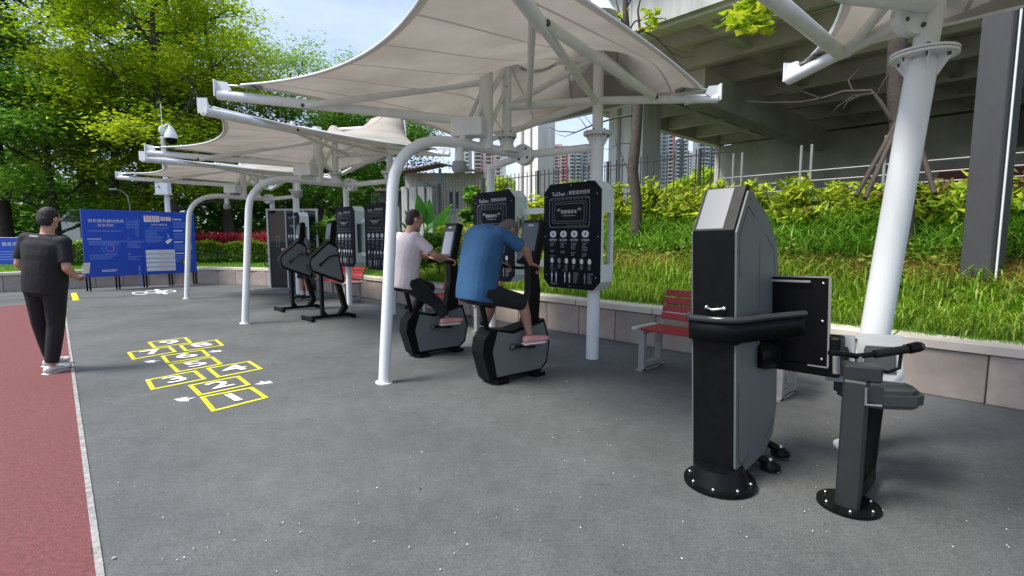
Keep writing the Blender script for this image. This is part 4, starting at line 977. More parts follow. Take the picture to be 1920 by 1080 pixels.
PW, PH, PD = .86, 1.25, .25
def make_panel(label):
    # local: x to the right along -dR, z up, y away (towards the bank); origin at the front bottom centre
    t = thing('poster_panel', label, 'panel', (0, 0, 0), 0, 'black poster panels on white boxed frames')
    X, Zv, Yv = Vector((1, 0, 0)), Vector((0, 0, 1)), Vector((0, 1, 0))
    c = .10; oct_ = [(-PW / 2 + c, 0), (PW / 2 - c, 0), (PW / 2, c), (PW / 2, PH - c), (PW / 2 - c, PH), (-PW / 2 + c, PH), (-PW / 2, PH - c), (-PW / 2, c)]
    m = MB(); m.prism(oct_, (0, 0, 0), X, Zv, Yv * .018, navy); m.obj('face', t)
    m = MB()
    # hollow boxed frame behind the face
    n = len(oct_); inn = [(x * (1 - .055 / (PW / 2)), .055 + (z / PH) * (PH - .11)) for x, z in oct_]
    fr = lambda p, y: Vector((p[0], y, p[1]))
    for y0, y1 in ((.0185, .06), (PD - .045, PD)):
        vs = [fr(p, y0) for p in oct_] + [fr(p, y0) for p in inn] + [fr(p, y1) for p in oct_] + [fr(p, y1) for p in inn]; fs = []
        for i in range(n):
            j = (i + 1) % n; fs += [(i, j, n + j, n + i), (2 * n + i, 3 * n + i, 3 * n + j, 2 * n + j), (i, 2 * n + i, 2 * n + j, j), (n + i, n + j, 3 * n + j, 3 * n + i)]
        m.add(vs, fs, white2)
    m.obj('frame', t)
    for zz0, zz1, segs in ((PH - .36, PH - .101, ((4, 5), (3, 4), (5, 6))), (.101, .30, ((0, 1), (1, 2), (7, 0)))):
      m = MB()
      for sx in (-1, 1): m.box((sx * (PW / 2 - .008), (.0605 + PD - .0455) / 2, (zz0 + zz1) / 2), (.012, PD - .108, zz1 - zz0), white2)
      for (a, b_) in segs:
        p, q_ = oct_[a], oct_[b_]; vs = [fr(p, .0605), fr(q_, .0605), fr(q_, PD - .0455), fr(p, PD - .0455)]; ins_ = Vector((0, 0, -.012 if p[1] > .6 else .012))
        m.add(vs + [v + ins_ for v in vs], [(0, 1, 2, 3), (7, 6, 5, 4), (0, 4, 5, 1), (1, 5, 6, 2), (2, 6, 7, 3), (3, 7, 4, 0)], white2)
      m.obj('side_cover', t)
    m = MB(); m.box((0, PD + .012, PH * .5), (.5, .02, PH * .7), white2); m.obj('mounting_plate', t)
    for (x, z) in ((-.38, PH - .15), (.38, PH - .15), (-.40, .62), (.40, .62), (-.38, .15), (.38, .15), (0, PH - .03), (0, .03)):
        m = MB(); m.ball((x, -.003, z), .008, steel, 8, 5); m.obj('bolt', t)
    M = frameM(Vector((0, -.0025, 0)), X, Zv)
    m = MB(); q = random.Random(4)
    small_text(m, M, -.30, PH - .125, 'TaiShan', .068, printw); small_text(m, M, -.062, PH - .125, '|', .055, printg); small_text(m, M, -.035, PH - .122, '智慧运动空间', .052, printw)
    Mr = M @ Matrix.Translation((-.03, PH - .345, 0)); outline(m, Mr, rrect(.62, .35, .04), .005, printg); outline(m, Mr, rrect(.52, .255, .03), .003, printg); outline(m, Mr, rrect(.46, .21, .03), .004, printg)
    small_text(m, M, -.03, PH - .34, '智能健身车', .050, printw, 'CENTER'); bars(m, M, -.13, PH - .388, .20, 1, .01, .009, printg, q)
    for sx in (-1, 1): m.add([M @ Vector((-.03 + sx * a, PH - .345 + b_, 0)) for a, b_ in ((.13, .02), (.19, .02), (.17, .05), (.135, .045))], [(0, 1, 2, 3)], printg)
    for k in range(10): bars(m, M, -.31 + k * .058, PH - .195, .03, 1, .01, .006, printg, q)
    for k in range(5): bars(m, M, -.05 + k * .058, PH - .50, .03, 1, .01, .006, printg, q)
    tt_ = ['健康体测', '运动指导', '安全须知', '注意事项']
    for k in range(4):
        x = -.275 + k * .165; m.add([M @ Vector((x + a, PH - .60 + b_, 0)) for a, b_ in rrect(.10, .076, .036)], [tuple(range(20))], printw)
        circle(m, M @ Matrix.Translation((0, 0, .0008)), x, PH - .60, .020, .020, printg, 8)
        small_text(m, M, x, PH - .672, tt_[k], .030, printw, 'CENTER')
        bars(m, M, x - .045, PH - .71, .085, 3 + k, .017, .006, printg, q); bars(m, M, x - .045, PH - .80 - .01 * k, .07, 2 + k // 2, .017, .006, printg, q)
    small_text(m, M, -.32, .385, '锻炼部位', .022, printg)
    for k in range(6):
        x = -.29 + k * .115
        circle(m, M, x, .33, .026, .034, printw if k != 1 else printg); bars(m, M, x - .025, .275, .05, 4, .013, .005, printg, q)
    small_text(m, M, -.32, .215, '动作示范', .022, printg); small_text(m, M, -.12, .215, '运动肌肉', .022, printg)
    for x in (-.29, -.22, -.08, -.01, .22): figure(m, M, x, .13, .13, printw if x < 0 else printg)
    for x in (.05, .26): bars(m, M, x, .19, .08, 9, .014, .005, printg, q)
    bars(m, M, -.32, .05, .12, 2, .012, .005, printg, q)
    m.obj('lettering', t)
    return t
prot = math.atan2(-dR.y, -dR.x)
z_p = .845
p1c = (P(1033, 446, 6.36) + P(1138, 446, 5.76)) / 2; p1c = p1c - nR * .13; p1c.z = z_p
p2c = (P(886, 446, 7.42) + P(966, 446, 6.82)) / 2; p2c.z = z_p
labs = ['largest black poster panel, mounted on the tall rear post right of the cyclists', 'black poster panel behind the bent cyclist in blue',
        'slim-looking black poster panel partly behind the nearest front post', 'slim-looking black poster panel beside the hand-crank machine, left of its neighbour', 'black poster panel seen almost edge-on above the farther hand-crank machine']
pn = make_panel(labs[0]); pn.location = p1c; pn.rotation_euler = (0, 0, prot)
for k, (b_, sft) in enumerate(((p2c, 0), (p1c, 1), (p2c, 1), (p1c + Vector((.17, 0, 0)), 2))):
    copy_tree(pn, b_ + STEP * sft, prot, labs[k + 1])
# cross bars between the pairs
for k in range(2):
    t = thing('tie_rails', ['pair of white rails joining the two nearest poster panels', 'pair of white rails joining the two slim-looking poster panels'][k], 'rails', STEP * k, 0, 'white rails between poster panels')
    a = p2c + nR * .16 - dR * (PW / 2 + .012); b_ = p1c + nR * .16 + dR * (PW / 2 + .012)
    for zz in (1.80, 1.12):
        m = MB(); c = (a + b_) / 2; m.box((c.x, c.y, zz), ((a - b_).length, .05, .075), white2, math.atan2((b_ - a).y, (b_ - a).x)); m.obj('rail', t)

# ------------------------------------------------------------------ blue notice board
SL, SR = G(168, 546), G(367, 533); sv = SR - SL; SWd = sv.length; sx_ = sv.normalized(); ang = math.atan2(sx_.y, sx_.x)
sb = thing('notice_board', 'long blue notice board on black legs in front of the low wall at the left', 'notice board', SL, ang)
BH0, BH1 = .38, 2.22
for i in range(5):
    m = MB(); x = SWd * i / 4
    m.box((x - .035, .05, (BH1 - .1) / 2), (.035, .04, BH1 - .1), black); m.box((x + .035, .05, (BH1 - .1) / 2), (.035, .04, BH1 - .1), black); m.obj('leg', sb)
X, Zv = Vector((1, 0, 0)), Vector((0, 0, 1))
pans = [(-.08, .45), (.45, .555), (.555, .80), (.80, 1.03)]
q = random.Random(9); cuts = [-.06, SWd * .485, SWd * .78, SWd + .06]
for i in range(3):
    m = MB(); m.box(((cuts[i] + cuts[i + 1]) / 2, 0, (BH0 + BH1) / 2), (cuts[i + 1] - cuts[i] - .004, .04, BH1 - BH0), blue, bev=.004); m.obj('board', sb)
M = frameM(Vector((0, -.0225, .11)), X, Zv)
m = MB(); a0, a1 = 0, cuts[1]
small_text(m, M, .08, 1.80, '智能健身器材使用', .10, printw); small_text(m, M, .28, 1.68, '安全须知', .09, printw)
bars(m, M, .06, 1.52, .75, 1, .05, .018, bluelt, q); bars(m, M, .04, 1.30, .3, 1, .05, .02, printw, q); bars(m, M, .06, 1.24, .95, 3, .042, .016, bluelt, q)
small_text(m, M, .92, 1.88, '一、', .055, printw); bars(m, M, .92, 1.80, .34, 5, .045, .015, bluelt, q)
small_text(m, M, .92, 1.32, '二、', .055, printw); bars(m, M, .92, 1.24, .40, 5, .045, .015, bluelt, q)
small_text(m, M, .92, .88, '三、', .055, printw); bars(m, M, .92, .80, .34, 3, .045, .015, bluelt, q)
bars(m, M, .06, .86, .6, 3, .05, .016, bluelt, q); bars(m, M, .30, .44, .35, 2, .035, .016, printw, q)
for k in range(22):
    a = k * 2 * math.pi / 22; circle(m, M, .52 + .17 * math.cos(a), 1.05 + .17 * math.sin(a), .014, .014, bluelt, 6)
    if k % 2: circle(m, M, .52 + .09 * math.cos(a), 1.05 + .09 * math.sin(a), .02, .02, redp if k in (1, 3, 17) else bluelt, 6)
for k in range(6):
    for s_ in (-1, 1): m.add([M @ Vector(p) for p in ((cuts[1] - .10 - .05 * s_, 1.88 - k * .085, 0), (cuts[1] - .085 - .05 * s_, 1.88 - k * .085, 0), (cuts[1] - .085 + .05 * s_, 1.80 - k * .085, 0), (cuts[1] - .10 + .05 * s_, 1.80 - k * .085, 0))], [(0, 1, 2, 3)], bluelt)
bars(m, M, cuts[1] - .12, .50, .05, 14, .045, .03, bluelt, random.Random(2))
x0 = cuts[1] + .10
for k, ch in enumerate('智能健身'):
    size = (.19, .18, .12, .12)[k]; xx = x0 + (.0, .21, .42, .56)[k]
    m.add([M @ Vector(p) for p in ((xx - .01, 1.92 - size * .62, 0), (xx + size * .95, 1.92 - size * .62, 0), (xx + size * .95, 1.92 + size * .35, 0), (xx - .01, 1.92 + size * .35, 0))], [(0, 1, 2, 3)], cardp)
    small_text(m, M @ Matrix.Translation((0, 0, .001)), xx, 1.905, ch, size * .95, redp)
small_text(m, M, x0 + .36, 1.72, '使用步骤指南', .07, printw, 'CENTER'); bars(m, M, x0 + .1, 1.62, .5, 1, .05, .018, bluelt, q)
bars(m, M, x0 - .0, 1.55, .48, 9, .042, .015, bluelt, q)
m.add([M @ Vector((x0 + .62 + a, 1.25 + b_, 0)) for a, b_ in ((-.13, -.02), (-.02, .06), (.07, .05), (.0, -.04), (-.08, -.1))], [tuple(range(5))], cardp)
m.add([M @ Vector((x0 + .58 + a, 1.42 + b_, 0)) for a, b_ in ((-.03, .06), (.03, .0), (.03, -.08), (-.02, -.08))], [tuple(range(4))], bluelt)
for k in range(5):
    zz = .96 - k * .128 + .0; m.add([M @ Vector(p) for p in ((x0 - .02, zz - .085, 0), (x0 + .72, zz - .085, 0), (x0 + .72, zz + .025, 0), (x0 - .02, zz + .025, 0))], [(0, 1, 2, 3)], cardp)
    bars(m, M @ Matrix.Translation((0, 0, .001)), x0 + .28, zz - .03, .4, 1, .05, .02, mat('pale_red_print', (.6, .3, .22), .6), q); bars(m, M @ Matrix.Translation((0, 0, .001)), x0 + .02, zz - .06, .55, 1, .05, .008, mat('sand_print', (.42, .42, .38), .6), q)
x0 = cuts[2] + .05
for k in range(4): bars(m, M, x0, 1.88 - k * .34, .24, 1, .05, .028, printw, q); bars(m, M, x0, 1.81 - k * .34, .5, 5, .042, .014, bluelt, q)
m.add([M @ Vector((x0 + .22 + a, .62 + b_, 0)) for a, b_ in ((-.08, -.08), (.05, -.12), (.12, .02), (.02, .10), (-.10, .05))], [tuple(range(5))], mat('dark_photo_print', (.06, .05, .05), .5))
m.add([M @ Vector((x0 + .24 + a, .62 + b_, .001)) for a, b_ in ((-.03, -.06), (.04, -.05), (.03, .03), (-.02, .02))], [tuple(range(4))], mat('warm_photo_print', (.55, .3, .2), .5))
m.add([M @ Vector((SWd - .10 + a, 1.1 + b_, 0)) for a, b_ in ((-.05, .2), (.03, .15), (.06, -.1), (.0, -.15), (-.03, -.1))], [tuple(range(5))], mat('teal_photo_print', (.15, .4, .42), .5))
m.obj('lettering', sb)
# second board far left, small white sign, camera pole, street lamp, car
s2 = thing('notice_board', 'second blue notice board at the left edge behind the walking man', 'notice board', (P(-40, 500, 11.5).x, 11.5, 0), R(12))
m = MB(); m.box((.75, 0, 1.15), (1.9, .04, .62), blue, bev=.004); m.obj('board', s2)
m = MB(); small_text(m, frameM(Vector((0, -.0225, 0)), X, Zv), .5, 1.3, '健身须知', .10, printw); bars(m, frameM(Vector((0, -.0225, 0)), X, Zv), .3, 1.12, .9, 4, .06, .02, bluelt); m.obj('lettering', s2)
for x in (.0, 1.5): m = MB(); m.box((x, .045, .70), (.04, .04, 1.4), black); m.obj('leg', s2)
wsn = thing('small_sign', 'small white sign on a thin stake left of the blue notice board', 'sign', (P(153, 500, 15.6).x, 15.6, .55), 0)
m = MB(); m.box((0, 0, .62), (.22, .02, .42), white, M=Matrix.Rotation(R(8), 4, 'Y')); m.obj('board', wsn)
m = MB(); m.tube([(0, .02, 0), (0, .02, .6)], .012, white, 6); m.obj('stake', wsn)
pc = P(318, 446, 16.8)
cp = thing('camera_pole', 'white pole with dome camera, antenna and white box behind the blue notice board', 'camera pole', (pc.x, 16.8, .6))
m = MB(); m.tube([(0, 0, 0), (0, 0, 4.15)], [.085, .07], white, 14); m.obj('pole', cp)
m = MB(); m.box((-.02, -.12, 2.52), (.42, .2, .46), white, bev=.015); m.add([Vector((-.08 + a, -.2215, 2.5 + b_)) for a, b_ in ((-.03, .06), (.05, -.04), (.02, -.05), (-.04, .02))], [(0, 1, 2, 3)], blackm); m.obj('control_box', cp)
m = MB(); m.box((-.02, -.12, 2.27), (.46, .24, .03), white); m.obj('box_tray', cp)
m = MB(); m.ball((0, 0, 4.35), (.11, .11, .17), white); m.tube([(0, 0, 4.4), (.2, 0, 4.55), (.27, 0, 4.42)], .045, white, 10); m.obj('bracket', cp)
m = MB(); m.tube([(.27, 0, z) for z in (4.48, 4.4, 4.2, 4.08)], [.05, .1, .19, .2], white, 18); m.obj('camera_housing', cp)
m = MB(); m.ball((.27, 0, 4.06), (.165, .165, .17), black, 14, 8); m.obj('camera_dome', cp)
m = MB(); m.tube([(0, 0, 4.45), (0, 0, 5.2)], .012, white, 6); m.obj('antenna', cp)
lx = P(248, 446, 19).x
sl = thing('street_lamp', 'thin pale street lamp among the trees left of the camera pole', 'street lamp', (lx, 19, .9))
m = MB(); m.tube([(0, 0, 0), (0, 0, 1.75), (-.06, 0, 2.1), (-.25, 0, 2.3), (-.5, 0, 2.36)], [.04, .03, .028, .025, .02], galv, 8); m.obj('pole', sl)
m = MB(); m.box((-.58, 0, 2.36), (.26, .1, .05), white, bev=.01); m.obj('lamp_head', sl)
# parked van behind the board
vn = thing('parked_van', 'white van parked beyond the planter, its front showing left of the blue notice board', 'van', (P(165, 446, 25).x, 25, .95), 0)
car_w = mat('white_car_paint', (.75, .75, .75), .25); cg = mat('car_glass', (.02, .025, .03), .08)
m = MB(); pr = [(-1.2, .35), (3.0, .35), (3.0, 1.65), (2.8, 1.85), (-.1, 1.85), (-.75, 1.25), (-1.15, 1.0)]; m.prism(pr, (0, -.8, 0), X, Zv, Vector((0, 1.6, 0)), car_w); m.obj('body', vn)
m = MB(); m.prism([(-.62, 1.28), (.0, 1.74), (.75, 1.74), (.75, 1.25)], (0, -.812, 0), X, Zv, Vector((0, .008, 0)), cg); m.prism([(.85, 1.25), (.85, 1.74), (2.6, 1.74), (2.6, 1.25)], (0, -.812, 0), X, Zv, Vector((0, .008, 0)), cg); m.obj('window', vn)
for x in (-.5, 2.2):
    for y in (-.72, .72):
        m = MB(); m.tube([(x, y - .1, .33), (x, y + .1, .33)], .33, rubber, 18); m.tube([(x, y - .115, .33), (x, y + .115, .33)], .19, galv, 14); m.obj('wheel', vn)
m = MB(); m.box((-1.19, -.55, .85), (.03, .3, .16), white); m.obj('headlight', vn)

# ------------------------------------------------------------------ glass kiosk
kp = G(508, 545); ki = thing('glass_kiosk', 'white-framed dark glass kiosk with blue poster, behind the hand-crank machines', 'kiosk', kp, R(0))
KW, KH = 1.34, 2.2
wf = mat('kiosk_frame_white', (.58, .60, .58), .5, noise=.05)
for x in (0, .50, .98, KW):
    m = MB(); m.box((x, 0, KH / 2), (.05 if x in (0, .98, KW) else .03, .06, KH), wf, bev=.006); m.obj('frame_post', ki)
m = MB(); m.box((KW / 2, .012, KH + .012), (KW + .05, .10, .045), wf); m.obj('top_rail', ki)
dk = mat('dark_glass', (.012, .018, .022), .07)
for x0, x1, mt in ((.028, .482, dk), (.518, .952, dk), (1.008, KW - .028, dk)):
    m = MB(); m.box(((x0 + x1) / 2, .02, KH / 2), (x1 - x0, .02, KH - .02), mt); m.obj('pane', ki)
m = MB(); m.box((.255, .006, 1.72), (.43, .006, .75), mat('brown_poster', (.07, .045, .04), .3)); m.obj('poster', ki)
m = MB(); m.box((.735, .006, 1.55), (.41, .006, 1.15), mat('blue_poster', (.01, .035, .15), .3)); small_text(m, frameM(Vector((.735, .002, 1.9)), X, Zv), 0, 0, '体质检测', .08, bluelt, 'CENTER'); small_text(m, frameM(Vector((.735, .002, 1.78)), X, Zv), 0, 0, '智能一体机', .06, bluelt, 'CENTER'); outline(m, frameM(Vector((.735, .002, 1.35)), X, Zv), rrect(.1, .26, .03), .012, bluelt); m.obj('poster', ki)
m = MB(); outline(m, frameM(Vector((.255, .002, 1.35)), X, Zv), rrect(.08, .3, .03), .012, printg); m.obj('icon', ki)
for z in (1.0, .72):
    m = MB(); m.tube([(-.02, -.03, z + .22), (-.10, -.06, z + .2), (-.10, -.06, z - .02), (-.02, -.03, z - .04)], .016, black, 8); m.obj('handle', ki)
m = MB(); m.box((.35, -.45, .045), (1.05, .8, .085), mat('plate_grey', (.16, .16, .155), .6, noise=.1), bev=.008); m.obj('floor_plate', ki)
m = MB(); m.box((KW / 2, .2, KH / 2), (KW, .3, KH - .1), blackm); m.obj('cabinet', ki)

# ------------------------------------------------------------------ benches
def make_bench(label, L_=1.6):
    t = thing('park_bench', label, 'bench', (0, 0, 0), 0, 'red slatted benches with grey metal frames')
    # local x along, y back, z up
    for x in (.1, L_ - .1):
        m = MB()
        for y in (.03, .37): m.box((x, y, .215), (.07, .05, .43), galv)
        m.box((x, .2, .012), (.07, .48, .022), galv); m.box((x, .2, .065), (.07, .29, .05), galv); m.box((x, .2, .43), (.071, .44, .035), galv); m.obj('leg_frame', t)
        m = MB(); m.tube([(x, .42, .42), (x, .47, .62), (x, .53, .84)], .016, galv, 8); m.obj('back_support', t)
    for k in range(4):
        m = MB(); m.box((L_ / 2 + .02, .035 + k * .105, .465), (L_ - .14, .095, .026), redslat, bev=.005); m.obj('seat_slat', t)
    for x in (.02, L_ - .005):
        m = MB(); m.box((x, .19, .463), (.06, .44, .03), mat('pale_metal_trim', (.50, .49, .46), .5), bev=.004); m.obj('end_trim', t)
    for k in range(4):
        m = MB(); m.box((L_ / 2 + .02, .43 + k * .03, .57 + k * .085), (L_ - .14, .02, .072), redslat, M=Matrix.Rotation(R(-17), 4, 'X'), bev=.004); m.obj('back_slat', t)
    return t
bn = make_bench('red slatted bench just left of the tall grey and black machine'); bn.location = G(1186, 692) + Vector((0, 0, 0)); bn.rotation_euler = (0, 0, prot)
b2 = Vector((-.5, 7.55, 0)) + dR * 1.6; copy_tree(bn, b2, prot, 'red slatted bench behind the two cyclists')
copy_tree(bn, b2 + STEP + Vector((.1, -.1, 0)), prot, 'red slatted bench glimpsed behind the nearer hand-crank machine')

# ------------------------------------------------------------------ hand-crank machines
def make_crank(label):
    t = thing('hand_crank_machine', label, 'exercise machine', (0, 0, 0), 0, 'black and grey hand-crank machines')
    # local x = forward (nR), y = left, z up ; side planes at y=+-.09
    Xv, Yv = Vector((1, 0, 0)), Vector((0, 1, 0))
    hull = [(-.03, .99), (.03, .86), (.70, .63), (.725, .68), (.60, 1.27), (.54, 1.36), (.40, 1.39), (.0, 1.10)]
    m = MB(); m.prism(hull, (0, -.085, 0), Xv, Zv, Yv * .17, black); m.obj('housing', t)
    inner = [(.0, .995), (.045, .89), (.655, .685), (.67, .71), (.565, 1.27), (.42, 1.335), (.385, 1.335), (.02, 1.075)]
    for s_ in (-1, 1):
        m = MB(); m.prism(inner, (0, s_ * .0865 - (.008 if s_ < 0 else 0), 0), Xv, Zv, Yv * .008, grey); m.obj('side_panel', t)
        m = MB(); m.tube([(.20, s_ * .10, .98), (.36, s_ * .155, 1.12), (.50, s_ * .155, 1.14)], .014, black, 8); m.ball((.20, s_ * .1, .98), .03, black); m.obj('crank_arm', t)
        m = MB(); m.tube([(.50, s_ * .15, 1.14), (.50, s_ * .27, 1.14)], .022, rubber, 10); m.obj('grip', t)
    m = MB(); m.prism([(.42, 1.392), (.53, 1.37), (.585, 1.72), (.56, 1.76), (.50, 1.76), (.47, 1.72)], (0, -.11, 0), Xv, Zv, Yv * .22, black); m.obj('monitor', t)
    m = MB(); a = Vector((.4175, -.09, 1.43)); b_ = Vector((.463, -.09, 1.70)); m.add([a, a + Yv * .18, b_ + Yv * .18, b_], [(0, 1, 2, 3)], screen); m.obj('screen', t)
    m = MB(); m.add([a + Vector((-.0015, .04, .02)) , a + Vector((-.0015, .14, .02)), a + Vector((.006, .14, .07)), a + Vector((.006, .04, .07))], [(0, 1, 2, 3)], printg); m.obj('buttons', t)
    m = MB(); m.box((.25, 0, .42), (.06, .09, .80), black, bev=.008); m.prism([(.28, .065), (.36, .065), (.28, .16)], (0, -.035, 0), Xv, Zv, Yv * .07, black); m.obj('front_upright', t)
    m = MB(); m.prism([(.56, .64), (.67, .60), (.80, .20), (.80, .15), (.68, .055), (.58, .055), (.705, .19)], (0, -.05, 0), Xv, Zv, Yv * .10, black); m.obj('rear_upright', t)
    m = MB(); m.box((.38, 0, .045), (.92, .09, .05), black, bev=.006); m.obj('base_beam', t)
    for x in (-.06, .84):
        m = MB(); m.tube([(x, -.24, .04), (x, .24, .04)], .036, black, 12); m.obj('foot', t)
        for y in (-.2, .2): m = MB(); m.tube([(x, y, .0), (x, y, .014)], .045, rubber, 12); m.obj('foot_pad', t)
    return t
nang = math.atan2(nR.y, nR.x)
hc = make_crank('black and grey hand-crank machine, the nearer one, in front of the slim poster panel'); hc.scale = (.84, 1, 1); hc.location = G(583, 601); hc.rotation_euler = (0, 0, nang + R(0))
copy_tree(hc, G(529, 583), nang, 'black and grey hand-crank machine, the farther one, with a person behind it')

# ------------------------------------------------------------------ exercise bikes
bang = math.atan2(.61, .79)
def make_bike(label):
    t = thing('exercise_bike', label, 'exercise bike', (0, 0, 0), 0, 'grey and black exercise bikes')
    Xv, Yv = Vector((1, 0, 0)), Vector((0, 1, 0))
    hull = [(.0, .045), (.70, .045), (.80, .12), (.845, .34), (.76, .60), (.30, .52), (.03, .56), (-.07, .46), (-.09, .33)]
    m = MB(); m.prism(hull, (0, -.10, 0), Xv, Zv, Yv * .20, black); m.obj('housing', t)
    inn = [(.09, .075), (.69, .075), (.77, .14), (.81, .34), (.735, .565), (.31, .485), (.10, .53), (.035, .33)]
    for s_ in (-1, 1):
        m = MB(); m.prism(inn, (0, s_ * .102 - (.012 if s_ < 0 else 0), 0), Xv, Zv, Yv * .012, grey); m.obj('side_panel', t)
        m = MB(); sgn = 1 if s_ < 0 else -1; e = Vector((.28 + .16 * sgn, s_ * .15, .36)); m.tube([(.28, s_ * .12, .36), (.28, s_ * .15, .36), e], .017, black, 8); m.ball((.28, s_ * .13, .36), .035, darkbolt); m.obj('crank', t)
        m = MB(); m.box(e + Vector((0, s_ * .06, -.0)), (.10, .10, .026), rubber, bev=.006); m.obj('pedal', t)
        for k in range(2): m = MB(); m.ball(((.16, .62)[k], s_ * .115, .022 + .012), .012, steel, 8, 5); m.obj('bolt', t)
    m = MB(); m.prism([(-.005, .50), (.045, .555), (.10, .34), (.06, .33)], (0, -.06, 0), Xv, Zv, Yv * .12, mat('glossy_black', (.03, .032, .034), .12)); m.obj('rear_trim', t)
    for x in (.14, .66): m = MB(); m.box((x, 0, .022), (.16, .30, .042), black, bev=.006); m.obj('foot_plate', t)
    m = MB(); m.tube([(.05, 0, .5), (-.04, 0, .84)], .03, black, 12); m.obj('seat_post', t)
    m = MB(); m.tube([(.02, 0, .60), (-.06, -.05, .62)], .012, steel, 8); m.ball((-.06, -.05, .62), .025, rubber); m.obj('clamp_knob', t)
    m = MB(); m.prism([(-.20, -.11), (-.18, -.13), (-.04, -.06), (.12, -.025), (.14, 0), (.12, .025), (-.04, .06), (-.18, .13), (-.20, .11)], (-.03, 0, .84), Xv, Yv, Vector((0, 0, .055)), rubber); m.obj('saddle', t)
    m = MB(); m.prism([(.52, .53), (.72, .585), (.74, .9), (.70, 1.22), (.60, 1.22), (.60, .9)], (0, -.055, 0), Xv, Zv, Yv * .11, black); m.obj('column', t)
    # monitor, leaning away from the rider
    Mt = Matrix.Translation((.655, 0, 1.40)) @ Matrix.Rotation(R(14), 4, 'Y')
    m = MB(); m.box((.655, 0, 1.40), (.10, .30, .47), black, M=Matrix.Rotation(R(14), 4, 'Y'), bev=.012); m.obj('monitor', t)
    m = MB(); m.add([Mt @ Vector((-.052, y, z)) for y, z in ((-.125, -.2), (.125, -.2), (.125, .2), (-.125, .2))], [(0, 1, 2, 3)], screen)
    m.add([Mt @ Vector((-.0535, y, z)) for y, z in ((-.04, .165), (.04, .165), (.04, .18), (-.04, .18))], [(0, 1, 2, 3)], printw); m.obj('screen', t)
    m = MB(); m.add([Mt @ Vector((-.0530, y, z)) for y, z in ((-.10, -.17), (.10, -.17), (.10, .12), (-.10, .12))], [(0, 1, 2, 3)], screen_lt if 'pink' in label else screen); m.obj('display', t)
    for s_ in (-1, 1):
        m = MB(); m.tube([(.62, 0, 1.14), (.60, s_ * .16, 1.13), (.56, s_ * .23, 1.14), (.50, s_ * .24, 1.15)], .017, black, 10); m.obj('handlebar', t)
        m = MB(); m.tube([(.535, s_ * .236, 1.145), (.43, s_ * .245, 1.16)], .022, rubber, 10); m.obj('grip', t)
    return t
K2 = G(908, 719); K1 = G(768, 669)
bk = make_bike('exercise bike ridden by the man in pale pink'); bk.location = K1; bk.rotation_euler = (0, 0, bang)
bk2 = make_bike('exercise bike ridden by the man in the blue shirt'); bk2.location = K2; bk2.rotation_euler = (0, 0, bang); bk.scale = bk2.scale = (.93, 1, 1)

